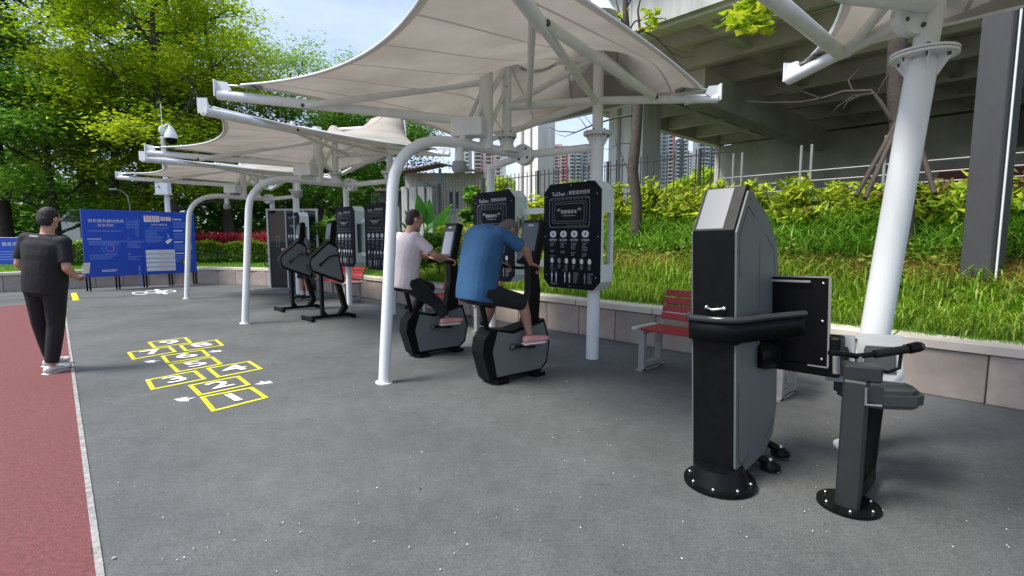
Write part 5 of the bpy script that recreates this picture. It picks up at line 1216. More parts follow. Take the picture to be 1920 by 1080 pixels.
# ------------------------------------------------------------------ tall grey and black machine
def place_fit():
    O = G(1300, 893)
    t = thing('fitness_machine', 'tall black and grey machine with a slanted head, standing closest to the viewer', 'exercise machine', O, 0)
    t.rotation_euler = (0, R(-2.2), 0)
    X_, Y_ = -dR, nR      # width to the right, depth to the back
    def q(a, b_, z): v = X_ * a + Y_ * b_; return Vector((v.x, v.y, z))
    Wd = .235; ax = Y_; 
    prof = [(0, .05), (0, 1.485), (.20, 1.745), (.27, 1.745), (.30, 1.72), (.31, .0), (.05, .0)]
    body = [(0, .06), (0, 1.49), (.165, 1.735), (.22, 1.74), (.225, .03), (.03, .0)]
    m = MB(); m.prism(body, q(.0, 0, 0), Y_, Zv, X_ * Wd, black); m.obj('front_casing', t)
    side = [(.012, .13), (.012, 1.475), (.17, 1.705), (.23, 1.69), (.46, 1.56), (.62, 1.40), (.655, 1.22), (.655, .30), (.60, .14), (.45, .07), (.07, .07)]
    up = [(.012, .96), (.012, 1.475), (.17, 1.705), (.22, 1.70), (.46, 1.57), (.62, 1.41), (.655, 1.24), (.655, .96)]
    dn = [(.012, .12), (.012, .84), (.36, .85), (.36, .68), (.655, .60), (.655, .33), (.60, .16), (.45, .07), (.07, .055)]
    m = MB(); m.prism([(.226, .06), (.226, 1.69), (.44, 1.555), (.60, 1.39), (.635, 1.22), (.635, .3), (.58, .15), (.44, .08)], q(.02, 0, 0), Y_, Zv, X_ * (Wd - .04), blackm); m.obj('core', t)
    for s_, nm in ((Wd + .001, 1), (-.013, -1)):
        m = MB(); m.prism(up, q(s_, 0, 0), Y_, Zv, X_ * .012, grey); m.obj('upper_side_panel', t)
        m = MB(); m.prism(dn, q(s_, 0, 0), Y_, Zv, X_ * .012, grey); m.obj('lower_side_panel', t)
    def groove(pts, w=.006):
        o_ = Wd + .0135; m = MB()
        for i in range(len(pts) - 1):
            a, b_ = pts[i], pts[i + 1]; dx, dz = b_[0] - a[0], b_[1] - a[1]; l = math.hypot(dx, dz); nx, nz_ = -dz / l * w / 2, dx / l * w / 2
            m.add([q(o_, a[0] + nx, a[1] + nz_), q(o_, b_[0] + nx, b_[1] + nz_), q(o_, b_[0] - nx, b_[1] - nz_), q(o_, a[0] - nx, a[1] - nz_)], [(0, 1, 2, 3)], blackm)
        m.obj('groove', t)
    groove([(.05, 1.22), (.05, 1.46), (.17, 1.62), (.27, 1.55)]); groove([(.44, 1.45), (.575, 1.35), (.60, 1.2), (.60, 1.1)]); groove([(.34, 1.41), (.34, 1.0)], .004)
    groove([(.05, .62), (.05, .17), (.10, .11), (.20, .15)]); groove([(.45, .17), (.56, .22), (.60, .26)]); groove([(.30, .8), (.30, .9)], .004)
    for (b_, z) in ((.03, 1.36), (.03, 1.18), (.2, 1.66), (.6, 1.42), (.63, 1.0), (.03, .99)): m = MB(); m.ball(q(Wd + .013, b_, z), .006, darkbolt, 6, 4); m.obj('screw', t)
    # slanted screen on the head
    e1 = Vector((q(0, .165, 1.735) - q(0, 0, 1.49))); e1n = e1.normalized(); nrm = X_.cross(e1n); nrm = nrm if nrm.z > 0 else -nrm
    o_ = q(.018, .006, 1.499) + nrm * .0015
    m = MB(); m.add([o_, o_ + X_ * .155, o_ + X_ * .155 + e1 * .94, o_ + e1 * .94], [(0, 1, 2, 3)], mat('pale_screen', (.09, .10, .12), .35)); m.obj('screen', t)
    # arm guard: broad band round the front, sweeping back to the board
    band = [q(.475, .42, 0), q(.36, .20, 0), q(Wd + .03, .0, 0), q(Wd * .5, -.05, 0), q(-.028, .0, 0), q(-.028, .30, 0)]
    m = MB(); 
    pts = catmull([(p.x, p.y) for p in band], 6); vs = []
    for p in pts: vs += [(p.x, p.y, .86), (p.x, p.y, .985)]
    n = len(pts); inn_ = []
    for p in pts:
        c_ = q(Wd / 2, .2, 0); d = (Vector((c_.x, c_.y)) - p).normalized() * .03; inn_ += [(p.x + d.x, p.y + d.y, .86), (p.x + d.x, p.y + d.y, .985)]
    o2 = len(vs); fs = []
    for i in range(n - 1): fs += [(2 * i, 2 * i + 2, 2 * i + 3, 2 * i + 1), (o2 + 2 * i, o2 + 2 * i + 1, o2 + 2 * i + 3, o2 + 2 * i + 2), (2 * i + 1, 2 * i + 3, o2 + 2 * i + 3, o2 + 2 * i + 1), (2 * i, o2 + 2 * i, o2 + 2 * i + 2, 2 * i + 2)]
    m.add(vs + inn_, fs, black, True); m.obj('arm_guard', t)
    m = MB(); m.tube([Vector((p.x, p.y, .990)) for p in pts], .019, mat('glossy_black', (.03, .032, .034), .12), 10); m.obj('hand_rail', t)
    for a in (.09, .19): m = MB(); m.ball(q(a, -.012, 1.05), .014, steel, 10, 6); m.obj('bolt', t)
    m = MB(); m.tube([q(.09, -.015, 1.05), q(.14, -.05, 1.045), q(.19, -.015, 1.05)], .008, steel, 8); m.obj('hook', t)
    # round base and rear feet
    m = MB(); c_ = q(Wd / 2 + .03, .03, 0); m.tube([c_, c_ + Vector((0, 0, .025))], .20, black, 32, smooth=False); m.tube([c_ + Vector((0, 0, .025)), c_ + Vector((0, 0, .11))], [.17, .13], black, 24)
    for k in range(8): a = k * math.pi / 4 + .2; m.ball(c_ + Vector((.17 * math.cos(a), .17 * math.sin(a), .03)), .011, steel, 8, 5)
    m.obj('base_flange', t)
    for (a, b_) in ((Wd + .06, .42), (Wd + .04, .66), (-.08, .6)):
        m = MB(); c_ = q(a, b_, 0); m.tube([c_, c_ + Vector((0, 0, .02)), c_ + Vector((0, 0, .045))], [.06, .06, .03], black, 16); m.ball(c_ + Vector((0, 0, .05)), .016, steel); m.tube([c_ + Vector((0, 0, .03)), q(Wd * .6, b_ - .02, .08)], .025, black, 8); m.obj('foot', t)
    # carrier arm and board
    bc = (P(1438, 600, 3.22) + P(1560, 610, 2.92)) / 2 - O; bc.z = 0
    bw = .40; 
    m = MB(); c_ = bc + nR * .05; m.box((c_.x, c_.y, .715), (bw + .12, .12, .24), black, prot, bev=.01)
    a_ = q(Wd + .01, .33, .72); m.tube([a_, a_ + Vector((.05, .0, -.0)), Vector((bc.x - .15, bc.y + .15, .70))], [.07, .085, .07], black, 14); m.obj('carrier_arm', t)
    m = MB(); m.box((bc.x, bc.y, .925), (bw, .035, .53), mat('plain_black_board', (.003, .003, .004), .5, spec=.15), prot, bev=.006); m.obj('back_board', t)
    rim = MB(); 
    for (x, z, w, h) in ((0, 1.192, bw + .012, .010), (bw / 2 + .003, .925, .010, .53), (-bw / 2 - .003, 1.05, .008, .28), (-bw / 2 - .003, .73, .008, .12), (bw / 2 - .05, .655, .11, .009)):
        p = bc + X_ * x - nR * .012; rim.box((p.x, p.y, z), (w, .022, h), steel, prot)
    rim.obj('edge_trim', t)
    for x in (-bw / 2 + .025, bw / 2 - .03):
        for z in (1.155, .93, .70):
            if x < 0 and z == .93: continue
            p = bc + X_ * x - nR * .02; m = MB(); m.ball((p.x, p.y, z), .010, steel, 8, 5); m.obj('bolt', t)
    m = MB(); p = bc - nR * .021; m.box((p.x - .02, p.y, 1.165), (.24, .008, .012), galv, prot); m.obj('slot', t)
    return t
place_fit()

# pad machine at the far right
def place_pad():
    O = G(1590, 948)
    t = thing('pad_machine', 'low machine with twin pale pads, handlebar and seat in front of the leaning post', 'exercise machine', O)
    X_, Y_ = -dR, nR
    loc = lambda u, v, Y: P(u, v, Y) - O
    m = MB(); c_ = Vector((0, 0, .37)); m.box(c_ + Vector((.0, .0, -.01)), (.11, .15, .70), mat('charcoal_panel', (.018, .019, .02), .5, noise=.1), R(-40), bev=.01); m.obj('upright', t)
    m = MB(); m.tube([(0, 0, 0), (0, 0, .02)], .15, black, 28, smooth=False)
    for k in range(6): a = k * math.pi / 3; m.ball((.12 * math.cos(a), .12 * math.sin(a), .024), .010, steel, 8, 5)
    m.obj('base_flange', t)
    m = MB(); m.box((.02, .0, .745), (.17, .12, .085), mat('charcoal_bracket', (.02, .021, .023), .45), R(-25), bev=.01); m.obj('bracket', t)
    m = MB(); m.box((.02, -.085, .64), (.10, .02, .10), MATS['charcoal_bracket'], R(-25)); m.tube([(-.02, -.1, .69), (-.02, -.1, .60), (.05, -.12, .60)], .008, steel, 6); m.obj('latch', t)
    h = [loc(1556, 662, 2.75), loc(1585, 664, 2.78), loc(1606, 668, 2.80), loc(1640, 664, 2.80), loc(1690, 654, 2.80), loc(1716, 650, 2.80)]
    m = MB(); m.tube(h, .016, black, 12); m.obj('handlebar', t)
    m = MB(); m.tube([loc(1640, 664, 2.80), loc(1700, 655, 2.80)], .024, rubber, 12); m.obj('grip', t)
    m = MB(); m.tube([loc(1704, 654, 2.80), loc(1722, 650, 2.80)], .030, black, 14); m.ball(loc(1724, 650, 2.80), .028, mat('glossy_black', (.03, .032, .034), .12)); m.obj('end_cap', t)
    for u in (1568, 1610): m = MB(); m.tube([loc(u, 668, 2.8), loc(u, 700, 2.8)], .018, galv, 10); m.obj('riser', t)
    m = MB(); m.tube([loc(1690, 660, 2.9), loc(1686, 690, 2.9), loc(1665, 698, 2.9), loc(1625, 690, 2.9)], .010, black, 8); m.obj('guard_loop', t)
    # twin pads: pale plates with dark centres
    padm = mat('pale_grey_plate', (.42, .44, .44), .5, noise=.05)
    for (u0, u1) in ((1548, 1602), (1608, 1692)):
        a, b_ = loc(u0, 625, 3.12), loc(u1, 629, 3.0); wv = (b_ - a); wv.z = 0; dn_ = Vector((-.05, -.10, -.27)); nn_ = wv.cross(dn_).normalized()
        if nn_.dot(O + a - Vector((0, 0, EYE))) > 0: nn_ = -nn_
        m = MB(); vs = [a, b_, b_ + dn_, a + dn_]; m.add(vs + [v - nn_ * .02 for v in vs], [(0, 1, 2, 3), (7, 6, 5, 4), (0, 4, 5, 1), (1, 5, 6, 2), (2, 6, 7, 3), (3, 7, 4, 0)], padm); m.obj('pad_plate', t)
        m = MB(); vs = [a + wv * f + dn_ * g for f, g in ((.18, .26), (.80, .24), (.84, .32), (.84, .78), (.14, .80), (.14, .34))]; vs = [v + nn_ * .002 for v in vs]
        m.add(vs + [v + nn_ * .014 for v in vs], [tuple(range(5, -1, -1)), tuple(range(6, 12))] + [(i, (i + 1) % 6, 6 + (i + 1) % 6, 6 + i) for i in range(6)], mat('charcoal_pad', (.035, .038, .04), .55)); m.obj('pad', t)
    # seat
    sc_ = loc(1640, 722, 2.92)
    m = MB(); pr = [(-.19, -.06), (-.17, -.15), (-.10, -.20), (.08, -.22), (.15, -.18), (.19, -.08), (.20, .10), (.13, .2), (-.12, .18), (-.18, .1)]; m.prism(pr, sc_ + Vector((0, 0, -.06)), Vector((1, 0, 0)), Vector((0, 1, 0)), Vector((0, 0, .055)), mat('seat_charcoal', (.040, .046, .044), .6))
    m.prism([(a * .88, b_ * .88) for a, b_ in pr], sc_ + Vector((0, 0, -.0048)), Vector((1, 0, 0)), Vector((0, 1, 0)), Vector((0, 0, .022)), MATS['seat_charcoal']); m.prism([(a * .9, b_ * .9) for a, b_ in pr], sc_ + Vector((0, 0, -.085)), Vector((1, 0, 0)), Vector((0, 1, 0)), Vector((0, 0, .024)), MATS['seat_charcoal']); m.obj('seat', t)
    m = MB(); m.tube([sc_ + Vector((0, 0, -.06)), Vector((sc_.x - .05, sc_.y - .03, .0))], [.055, .055], black, 14); m.obj('seat_post', t)
    m = MB(); m.box((sc_.x * .5, sc_.y * .5, .06), (.34, .10, .08), black, math.atan2(sc_.y, sc_.x), bev=.008); m.obj('base_beam', t)
    m = MB(); m.tube([(sc_.x - .02, sc_.y + .1, .5), (sc_.x - .06, sc_.y + .25, .72)], .025, black, 10); m.obj('pad_support', t)
    return t
place_pad()

# ------------------------------------------------------------------ people
def capsule(mb_, a, b_, r1, r2, m, sq=None):
    a, b_ = Vector(a), Vector(b_); d = (b_ - a); l = d.length; d = d.normalized() if l > 1e-6 else Vector((0, 0, 1))
    path = [a - d * r1 * .95, a - d * r1 * .7, a - d * r1 * .3, a, a.lerp(b_, .5), b_, b_ + d * r2 * .3, b_ + d * r2 * .7, b_ + d * r2 * .95]
    rs = [r1 * .3, r1 * .71, r1 * .95, r1, (r1 + r2) / 2, r2, r2 * .95, r2 * .71, r2 * .3]
    mb_.tube(path, rs, m, 12)
def fuse(mb_, name, mt, parent, voxel=.008, smooth=3):
    me = mb_.mesh('tmp'); o = bpy.data.objects.new('tmp', me); col.objects.link(o)
    r = o.modifiers.new('r', 'REMESH'); r.mode = 'VOXEL'; r.voxel_size = voxel; r.use_smooth_shade = True
    if smooth: s_ = o.modifiers.new('s', 'SMOOTH'); s_.factor = .5; s_.iterations = smooth
    me2 = bpy.data.meshes.new_from_object(o.evaluated_get(bpy.context.evaluated_depsgraph_get())); bpy.data.objects.remove(o); bpy.data.meshes.remove(me)
    me2.name = name; me2.materials.clear(); me2.materials.append(mt)
    o = bpy.data.objects.new(name, me2); col.objects.link(o); o.parent = parent
    me2.polygons.foreach_set('use_smooth', [True] * len(me2.polygons)); return o
def ell(mb_, c, r, d, m):   # ellipsoid with its z axis along d
    mb_.ball(c, r, m, 16, 10, Vector(d).to_track_quat('Z', 'Y').to_matrix())
def hand(mb_, w, d, up, side, s=1.0, curl=.9, m=None):
    """w wrist, d pointing direction, up = back of the hand, side = thumb side"""
    d, up, side = Vector(d).normalized(), Vector(up).normalized(), Vector(side).normalized(); w = Vector(w)
    Mx = Matrix((side, up, d)).transposed(); mb_.ball(w + d * .05 * s, (.042 * s, .017 * s, .052 * s), m, 12, 8, Mx)
    for k in range(4):
        b_ = w + d * .088 * s + side * (.030 - .020 * k) * s; l = (.040, .045, .042, .033)[k] * s; p = [b_ - d * .02]; a = .35 * curl
        cur = b_
        for j in range(3):
            dd = d * math.cos(a) - up * math.sin(a); nxt = cur + dd * l * (.95, .7, .5)[j]; capsule(mb_, cur, nxt, .0095 * s, .0085 * s, m); cur = nxt; a += .75 * curl
    b_ = w + d * .025 * s + side * .035 * s; t1 = b_ + (side * .7 + d * .6).normalized() * .04 * s - up * .01; t2 = t1 + (d * .8 + side * .1 - up * .35).normalized() * .035 * s
    capsule(mb_, b_, t1, .013 * s, .011 * s, m); capsule(mb_, t1, t2, .011 * s, .009 * s, m)
def foot(mb_, ank, d, L_, m, r=.04):
    ank = Vector(ank); d = Vector(d).normalized(); h = ank + Vector((0, 0, -.055)) - d * .04; toe = ank + d * (L_ - .06) + Vector((0, 0, -.068))
    capsule(mb_, h, h + d * .06, r, r * 1.0, m); capsule(mb_, h + d * .03, toe, r * 1.02, r * .72, m); ell(mb_, toe - d * .05 + Vector((0, 0, .005)), (r * 1.2, r * .62, .07), d, m)
def head(mb_, c, fwd, up, m, s=1.0):
    fwd, up = Vector(fwd).normalized(), Vector(up).normalized(); up = (up - fwd * up.dot(fwd)).normalized(); sd = up.cross(fwd); c = Vector(c)
    Mx = Matrix((sd, fwd, up)).transposed()
    mb_.ball(c + up * .025 * s, (.077 * s, .096 * s, .098 * s), m, 20, 14, Mx); mb_.ball(c - up * .052 * s + fwd * .022 * s, (.056 * s, .066 * s, .066 * s), m, 16, 10, Mx)
    mb_.ball(c + fwd * .098 * s - up * .018 * s, (.013 * s, .018 * s, .024 * s), m, 10, 8, Mx); mb_.ball(c + fwd * .085 * s + up * .02 * s, (.05 * s, .012 * s, .012 * s), m, 10, 6, Mx)
    mb_.ball(c + fwd * .083 * s - up * .062 * s, (.024 * s, .012 * s, .010 * s), m, 10, 6, Mx)
    for e in (-1, 1): mb_.ball(c + sd * e * .078 * s - fwd * .005, (.009 * s, .02 * s, .031 * s), m, 10, 8, Mx)
    return Mx, sd
def person(label, loc, rz, J, cloth, skin_m, hair_m, hair_kind, pants, pants_kind, shoe_m, sleeve='short', build=1.0, gripd=None, sock=None, shoe_soles=None, girth=1.0):
    t = thing('person', label, 'person', loc, rz)
    S = lambda k: Vector(J[k]); bd = MB(); m = skin_m
    fw = Vector(J.get('fwd', (1, 0, 0))).normalized()
    hip, chest, neck, hd = S('hip'), S('chest'), S('neck'), S('head'); tor = (chest - hip).normalized()
    sdv = (S('shL') - S('shR')).normalized()
    def tors(mb_, g, mm, low=0.0):
        ctl = [hip - tor * (.10 + low), hip, hip.lerp(chest, .35), hip.lerp(chest, .70), chest + (neck - chest) * .05, chest.lerp(neck, .45), chest.lerp(neck, .78)]
        wd = [.165 * build, .172 * build, .165 * build, .178 * build, .19 * build, .165 * build, .085]
        dp = [.125 * girth, .132 * girth, .135 * girth, .128 * girth, .118 * girth, .10, .07]
        pts = []; ws = []; ds = []
        for i in range(len(ctl) - 1):
            p0 = ctl[max(i - 1, 0)]; p1 = ctl[i]; p2 = ctl[i + 1]; p3 = ctl[min(i + 2, len(ctl) - 1)]
            for j in range(5):
                f_ = j / 5; pts.append(.5 * ((2 * p1) + (p2 - p0) * f_ + (2 * p0 - 5 * p1 + 4 * p2 - p3) * f_ * f_ + (3 * p1 - p0 - 3 * p2 + p3) * f_ ** 3))
                e_ = f_ * f_ * (3 - 2 * f_); ws.append(wd[i] * (1 - e_) + wd[i + 1] * e_); ds.append(dp[i] * (1 - e_) + dp[i + 1] * e_)
        pts.append(ctl[-1]); ws.append(wd[-1]); ds.append(dp[-1]); vs_ = []; K_ = 20; n_ = len(pts)
        for i, p in enumerate(pts):
            ax_ = (pts[min(i + 1, n_ - 1)] - pts[max(i - 1, 0)]).normalized(); fr_ = ax_.cross(sdv).normalized()
            for k in range(K_):
                a_ = 2 * math.pi * k / K_; cx_, sx2 = math.cos(a_), math.sin(a_); cx_ = math.copysign(abs(cx_) ** .85, cx_); sx2 = math.copysign(abs(sx2) ** .85, sx2)
                vs_.append(p + sdv * ws[i] * g * cx_ + fr_ * ds[i] * g * sx2)
        fs_ = [(i * K_ + k, i * K_ + (k + 1) % K_, (i + 1) * K_ + (k + 1) % K_, (i + 1) * K_ + k) for i in range(n_ - 1) for k in range(K_)]
        fs_ += [tuple(range(K_ - 1, -1, -1)), tuple(range((n_ - 1) * K_, n_ * K_))]; mb_.add(vs_, fs_, mm)
        up_ = (neck - chest).normalized()
        for k in ('shL', 'shR'): capsule(mb_, chest.lerp(S(k), .35) + up_ * .02, S(k) - up_ * .005, .075 * g, .066 * g, mm)
    tors(bd, .93, m); capsule(bd, chest.lerp(neck, .4), hd - (hd - neck) * .25, .062, .055, m)
    Mx, sd = head(bd, hd, J['face'], J['hup'], m)
    for s_ in 'LR':
        sh, el, wr = S('sh' + s_), S('el' + s_), S('wr' + s_); capsule(bd, sh, el, .050 * build, .040, m); capsule(bd, el, el.lerp(wr, .35), .040, .041, m); capsule(bd, el.lerp(wr, .35), wr, .041, .026, m)
        d = (Vector(J['hd' + s_])).normalized() if 'hd' + s_ in J else (wr - el).normalized(); upv = Vector(J.get('hup' + s_, (0, 0, 1))); upv = (upv - d * upv.dot(d)).normalized(); side = upv.cross(d) * (1 if s_ == 'R' else -1)
        hand(bd, wr, d, upv, side, 1.0, 1.1, m)
        hp, kn, an = S('hp' + s_), S('kn' + s_), S('an' + s_); capsule(bd, hp, kn, .085 * build, .056, m); capsule(bd, kn, kn.lerp(an, .35), .054, .056, m); capsule(bd, kn.lerp(an, .35), an, .056, .034, m)
        foot(bd, an, J.get('ft' + s_, fw), .24, m, .033)
    fuse(bd, 'body', m, t, .0075, 2)
    # shirt
    sh_ = MB(); tors(sh_, 1.08, cloth, .03)
    for s_ in 'LR':
        sh, el, wr = S('sh' + s_), S('el' + s_), S('wr' + s_); capsule(sh_, chest.lerp(sh, .35), sh - Vector((0, 0, .012)), .084, .066, cloth)
        e_ = sh.lerp(el, .8); sh_.tube([sh, sh.lerp(e_, .5), e_], [.067, .066, .068], cloth, 14)
        if sleeve == 'long': capsule(sh_, sh, el, .075, .058, cloth); sh_.tube([el, wr.lerp(el, .12)], [.057, .042], cloth, 12)
    capsule(sh_, chest, chest.lerp(neck, .55), .09, .072, cloth)
    fuse(sh_, 'shirt', cloth, t, .009, 9)
    pt = MB(); pt.ball(hip - tor * .05, (.178 * build, .14 * girth, .125), pants, 18, 12, Matrix((sdv, tor.cross(sdv).normalized(), tor)).transposed())
    for s_ in 'LR':
        hp, kn, an = S('hp' + s_), S('kn' + s_), S('an' + s_)
        if pants_kind == 'short': pt.tube([hip.lerp(hp, .6), hp, hp.lerp(kn, .5), hp.lerp(kn, 1.0)], [.10, .108 * build, .095, .086], pants, 14)
        else: capsule(pt, hp, kn, .105 * build, .077, pants); pt.tube([kn - (kn - hp) * .02, kn.lerp(an, .5), kn.lerp(an, .96)], [.078, .072, .062], pants, 14)
    fuse(pt, 'trousers' if pants_kind != 'short' else 'shorts', pants, t, .009, 7)
    for s_ in 'LR':
        f_ = MB(); an = S('an' + s_); foot(f_, an, J.get('ft' + s_, fw), .27, shoe_m, .043); fuse(f_, 'shoe', shoe_m, t, .007, 2)
        f_ = MB(); d = Vector(J.get('ft' + s_, fw)).normalized(); c_ = an + d * .055 + Vector((0, 0, -.098)); f_.box(c_, (.27, .088, .022), white_sh, math.atan2(d.y, d.x), bev=.01); f_.obj('sole', t)
        if sock: k_ = MB(); k_.tube([an + Vector((0, 0, -.02)), an.lerp(S('kn' + s_), .22)], [.042, .045], sock, 12, cap=False); k_.obj('sock', t)
    # hair
    h = MB(); fwd = Vector(J['face']).normalized(); up = Mx @ Vector((0, 0, 1))
    h.ball(hd + up * .034 - fwd * .010, (.0805, .096, .094), hair_m, 22, 14, Mx); h.ball(hd - fwd * .045 - up * .01, (.075, .065, .085), hair_m, 18, 12, Mx)
    hh = fuse(h, 'hair', hair_m, t, .007, 1)
    for v_ in hh.data.vertices:
        g_ = math.sin(v_.co.x * 310 + v_.co.z * 90) * math.sin(v_.co.y * 280 - v_.co.z * 150) + math.sin(v_.co.z * 420 + v_.co.x * 120); v_.co += v_.normal * .0022 * g_
    # keep the face clear: drop hair faces in front of the hairline
    me = hh.data; import bmesh as _b; bmh = _b.new(); bmh.from_mesh(me); dead = []
    for f in bmh.faces:
        v = f.calc_center_median() - hd; a = v.dot(fwd); b_ = v.dot(up)
        if (a > .045 and b_ < .066) or (a > -.03 and b_ < .01) or b_ < -.075: dead.append(f)
    _b.ops.delete(bmh, geom=dead, context='FACES'); bmh.to_mesh(me); bmh.free()
    if hair_kind == 'glasses':
        gl = MB(); 
        for e in (-1, 1):
            gl.tube([hd + sd * e * .08 + up * .02, hd + sd * e * .072 + fwd * .085 + up * .02], .003, blackm, 6)
            c_ = hd + fwd * .102 + sd * e * .033 + up * .008; gl.tube([c_ + sd * .025 * math.cos(k * math.pi / 5) + up * .018 * math.sin(k * math.pi / 5) for k in range(11)], .0025, blackm, 6)
        gl.obj('glasses', t)
    ey = MB()
    for e in (-1, 1): ey.ball(hd + fwd * .087 + sd * e * .031 + up * .006, .0105, mat('eye_white', (.7, .68, .65), .2), 8, 6); ey.ball(hd + fwd * .0945 + sd * e * .031 + up * .006, .005, blackm, 8, 6)
    ey.obj('eyes', t)
    return t
# man in pale pink on the farther bike (bike's own frame, same origin)
person('man in a pale pink T-shirt and black trousers riding the farther exercise bike', K1, bang, dict(
    hip=(-.08, 0, .98), chest=(-.01, 0, 1.36), neck=(.03, 0, 1.54), head=(.10, 0, 1.665), face=(1, -.15, -.12), hup=(.1, 0, 1),
    shL=(.0, .20, 1.46), shR=(.0, -.20, 1.46), elL=(.22, .27, 1.27), elR=(.20, -.29, 1.25), wrL=(.40, .25, 1.20), wrR=(.385, -.25, 1.20), hdL=(1, 0, -.2), hdR=(1, 0, -.2),
    hpL=(-.05, .10, .93), hpR=(-.05, -.10, .93), knL=(.36, .14, .82), knR=(.30, -.14, .66), anL=(.13, .20, .50), anR=(.40, -.20, .49) if False else (.40, -.20, .485), ftL=(1, .1, -.1), ftR=(1, -.1, 0)),
    pink_cl, skin, hair, 'glasses', black_cl, 'long', pink_sh, build=1.18, girth=1.25)
person('man in a blue shirt bent low over the nearer exercise bike, grey cropped hair', K2, bang, dict(
    hip=(-.08, 0, .97), chest=(.0, 0, 1.43), neck=(.15, 0, 1.57), head=(.30, 0, 1.52), face=(.50, 0, -.88), hup=(.88, 0, .45),
    shL=(.05, .20, 1.50), shR=(.05, -.20, 1.50), elL=(.31, .27, 1.33), elR=(.31, -.28, 1.33), wrL=(.40, .25, 1.19), wrR=(.39, -.25, 1.20), hdL=(1, 0, -.4), hdR=(1, 0, -.4),
    hpL=(-.08, .10, .93), hpR=(-.08, -.10, .93), knL=(.20, .13, .80), knR=(.38, -.14, .80), anL=(.12, .20, .485), anR=(.42, -.20, .485), ftL=(1, .1, 0), ftR=(1, -.1, 0)),
    blue_cl, skin_b, hair_g, '', black_cl, 'short', pink_sh, build=1.16, girth=1.3)
ps = P(568, 446, 11.9); ps.z = 0
person('person with bare shins and white socks standing behind the farther hand-crank machine', ps, R(-115), dict(
    hip=(0, 0, .92), chest=(.02, 0, 1.26), neck=(.03, 0, 1.42), head=(.05, 0, 1.53), face=(1, 0, -.1), hup=(0, 0, 1),
    shL=(.02, .18, 1.36), shR=(.02, -.18, 1.36), elL=(.1, .24, 1.12), elR=(.1, -.24, 1.12), wrL=(.3, .21, 1.18), wrR=(.3, -.21, 1.18),
    hpL=(0, .09, .87), hpR=(0, -.09, .87), knL=(.03, .09, .49), knR=(.03, -.09, .49), anL=(0, .09, .11), anR=(0, -.09, .11), ftL=(1, .2, 0), ftR=(1, -.2, 0)),
    mat('dark_grey_cloth', (.05, .05, .055), .85), skin, hair, '', black_cl, 'short', blackm, sock=mat('white_sock', (.6, .6, .6), .9))
pw = G(84, 699)
man = person('man in black T-shirt and trousers walking away on the red path, holding paper', pw, R(90), dict(
    hip=(0, 0, 1.0), chest=(.01, 0, 1.36), neck=(.02, 0, 1.53), head=(.04, 0, 1.655), face=(1, 0, -.1), hup=(0, 0, 1), 
    shL=(.0, .195, 1.435), shR=(.0, -.195, 1.435), elL=(-.03, .25, 1.16), elR=(-.03, -.25, 1.16), wrL=(.12, .20, .98), wrR=(.17, -.19, 1.04), hdR=(1, .5, .15),
    hpL=(0, .10, .95), hpR=(0, -.10, .95), knL=(.06, .11, .54), knR=(.02, -.10, .52), anL=(.20, .12, .115), anR=(-.02, -.09, .112)),
    black_cl, skin, hair, '', mat('black_trousers', (.010, .010, .012), .9, noise=.1, bump=.22, bscale=9), 'long', white_sh, build=1.08, girth=1.1)
man.rotation_euler = (0, R(5.5), R(90)) ; man.rotation_euler = (Matrix.Rotation(R(5.5), 3, 'Y') @ Matrix.Rotation(R(90), 3, 'Z')).to_euler()
m = MB(); m.box((-.128, 0, 1.475), (.004, .085, .013), printw); m.obj('collar_print', man)
pp = thing('paper_sheet', 'small white sheet of paper held by the walking man', 'paper', pw + Vector((.27, .32, 1.11)), R(70))
m = MB(); m.box((0, 0, .0), (.07, .003, .12), white, M=Matrix.Rotation(R(15), 4, 'X')); m.obj('sheet', pp)

# ------------------------------------------------------------------ painted markings
hop = thing('hopscotch_marking', 'yellow hopscotch grid painted on the court with white numbers one to nine', 'ground marking', (0, 0, 0))
def quad_strip(name, pts, w, mt, z, par):
    c = [Vector((p.x, p.y, 0)) for p in pts]; n = len(c); ctr = sum(c, Vector()) / n; m = MB(); inn = []
    for i in range(n):
        p, a, b_ = c[i], c[i - 1], c[(i + 1) % n]; e1 = (a - p).normalized(); e2 = (b_ - p).normalized(); inn.append(p + (e1 + e2) * w)
    vs = [v + Vector((0, 0, z)) for v in c + inn]; m.add(vs, [(i, (i + 1) % n, n + (i + 1) % n, n + i) for i in range(n)], mt); return m.obj(name, par)
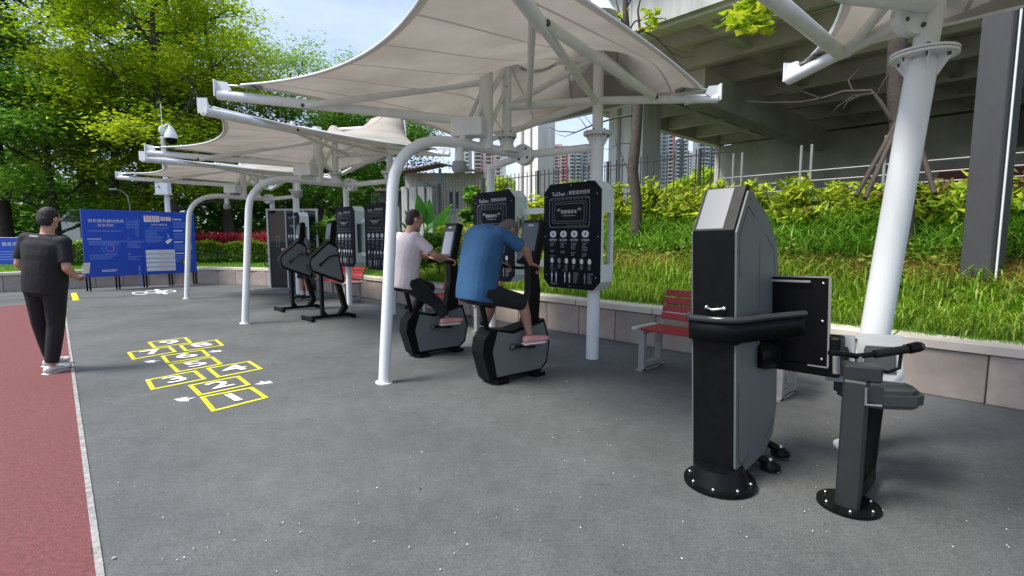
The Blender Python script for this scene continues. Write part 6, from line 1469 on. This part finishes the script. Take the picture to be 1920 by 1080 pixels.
# cells measured from the photo: corners far-left, far-right, near-right, near-left
cells = {1: ((374, 745), (474, 726), (504, 746), (397, 773)), 2: ((352, 723), (449, 705), (471, 722), (372, 743)), 3: ((272, 713), (368, 695), (388, 711), (283, 732)),
         4: ((386, 691), (469, 677), (493, 692), (407, 709)), 5: ((315, 684), (400, 669), (418, 683), (331, 699)), 6: ((301, 668), (382, 656), (396, 668), (312, 682)),
         7: ((238, 661), (320, 650), (332, 660), (248, 675)), 8: ((335, 648), (407, 637), (421, 648), (346, 659)), 9: ((276, 642), (350, 633), (361, 643), (287, 653))}
for k, c in cells.items():
    gp = [G(*p) for p in c]; quad_strip('cell_frame', gp, .04, yellow_p, .004, hop)
    ctr = sum(gp, Vector()) / 4; ex = ((gp[1] - gp[0]) + (gp[2] - gp[3])).normalized(); ey = Vector((-ex.y, ex.x, 0))
    hgt = ((gp[0] - gp[3]).length + (gp[1] - gp[2]).length) / 2
    m = MB(); M = frameM(ctr + Vector((0, 0, .006)), ex, ey) @ Matrix.Scale(1.0, 4); text_into(m, str(k), hgt * .80, M @ Matrix.Scale(1.25, 4, (1, 0, 0)), white_p, 'CENTER', 3)
    # embolden the painted digit
    base = list(m.v); basef = list(m.f)
    for dx, dy, dz in ((.012, .0, .0006), (-.012, 0, .0012), (0, .007, .0018), (0, -.007, .0024)):
        m.add([(v[0] + dx, v[1] + dy, v[2] + dz) for v in base], basef, white_p)
    m.obj('digit', hop)
for u, v in ((345, 749), (284, 678), (497, 718), (405, 659)):
    c_ = G(u, v); m = MB(); sg = 1 if u in (345, 284) else -1; e = .085
    m.add([c_ + Vector((a * e * sg, b_ * e, .004)) for a, b_ in ((-1, -.1), (-.1, .8), (.1, .25), (.9, .6), (.55, -.1), (.95, -.7), (0, -.75))], [tuple(range(7))], white_p); m.obj('arrow', hop)
fm = thing('floor_drawing', 'white loops and a cross painted on the court before the blue notice board', 'ground marking')
m = MB()
def loop2(u, v, ru, rv, w=.06):
    pts = [G(u + ru * math.cos(2 * math.pi * i / 20), v + rv * math.sin(2 * math.pi * i / 20)) for i in range(20)]; c_ = sum(pts, Vector()) / 20; n = 20
    m.add([p + Vector((0, 0, .004)) for p in pts] + [c_ + (p - c_) * .72 + Vector((0, 0, .004)) for p in pts], [(i, (i + 1) % n, n + (i + 1) % n, n + i) for i in range(n)], white_p)
loop2(262, 550, 15, 2.8); loop2(284, 547.5, 13, 2.6); loop2(318, 546, 13, 2.2); m.obj('loops', fm)
m = MB()
for (a, b_, z_) in (((292, 543), (312, 552), .008), ((296, 551), (312, 545), .010)):
    p, q_ = G(*a), G(*b_); d = (q_ - p).normalized(); s_ = Vector((-d.y, d.x, 0)) * .05; m.add([v + Vector((0, 0, z_)) for v in (p + s_, q_ + s_, q_ - s_, p - s_)], [(0, 1, 2, 3)], white_p)
m.obj('cross_strokes', fm)
m = MB(); m.add([G(u, v) + Vector((0, 0, .005)) for u, v in ((133, 550), (143, 549), (149, 563), (136, 564))], [(0, 1, 2, 3)], yellow_p); tag(m.obj('yellow_marking'), 'small yellow patch painted beside the walking man', 'ground marking')

# fallen petals and leaves
m = MB()
for i in range(300):
    u = rnd.uniform(150, 1900); v = 590 + 490 * rnd.random() ** 1.5; p = G(u, v)
    if p.x * .724 + p.y * .69 > 5.75: continue
    a = rnd.uniform(0, 6.28); s_ = rnd.uniform(.0035, .0075) * (1.8 if rnd.random() < .06 else 1); e = Vector((math.cos(a), math.sin(a), 0)) * s_; f = Vector((-e.y, e.x, 0)) * .6
    mt = mat('petal_white', (.58, .58, .55), .9) if rnd.random() < .6 else (mat('dry_leaf', (.12, .09, .04), .9) if rnd.random() < .4 else mat('pale_petal', (.45, .44, .36), .9))
    m.add([p + Vector((0, 0, .006)) + e, p + Vector((0, 0, .010)) + f, p + Vector((0, 0, .006)) - e, p + Vector((0, 0, .010)) - f], [(0, 1, 2, 3)], mt)
stuff(m.obj('fallen_petals'))
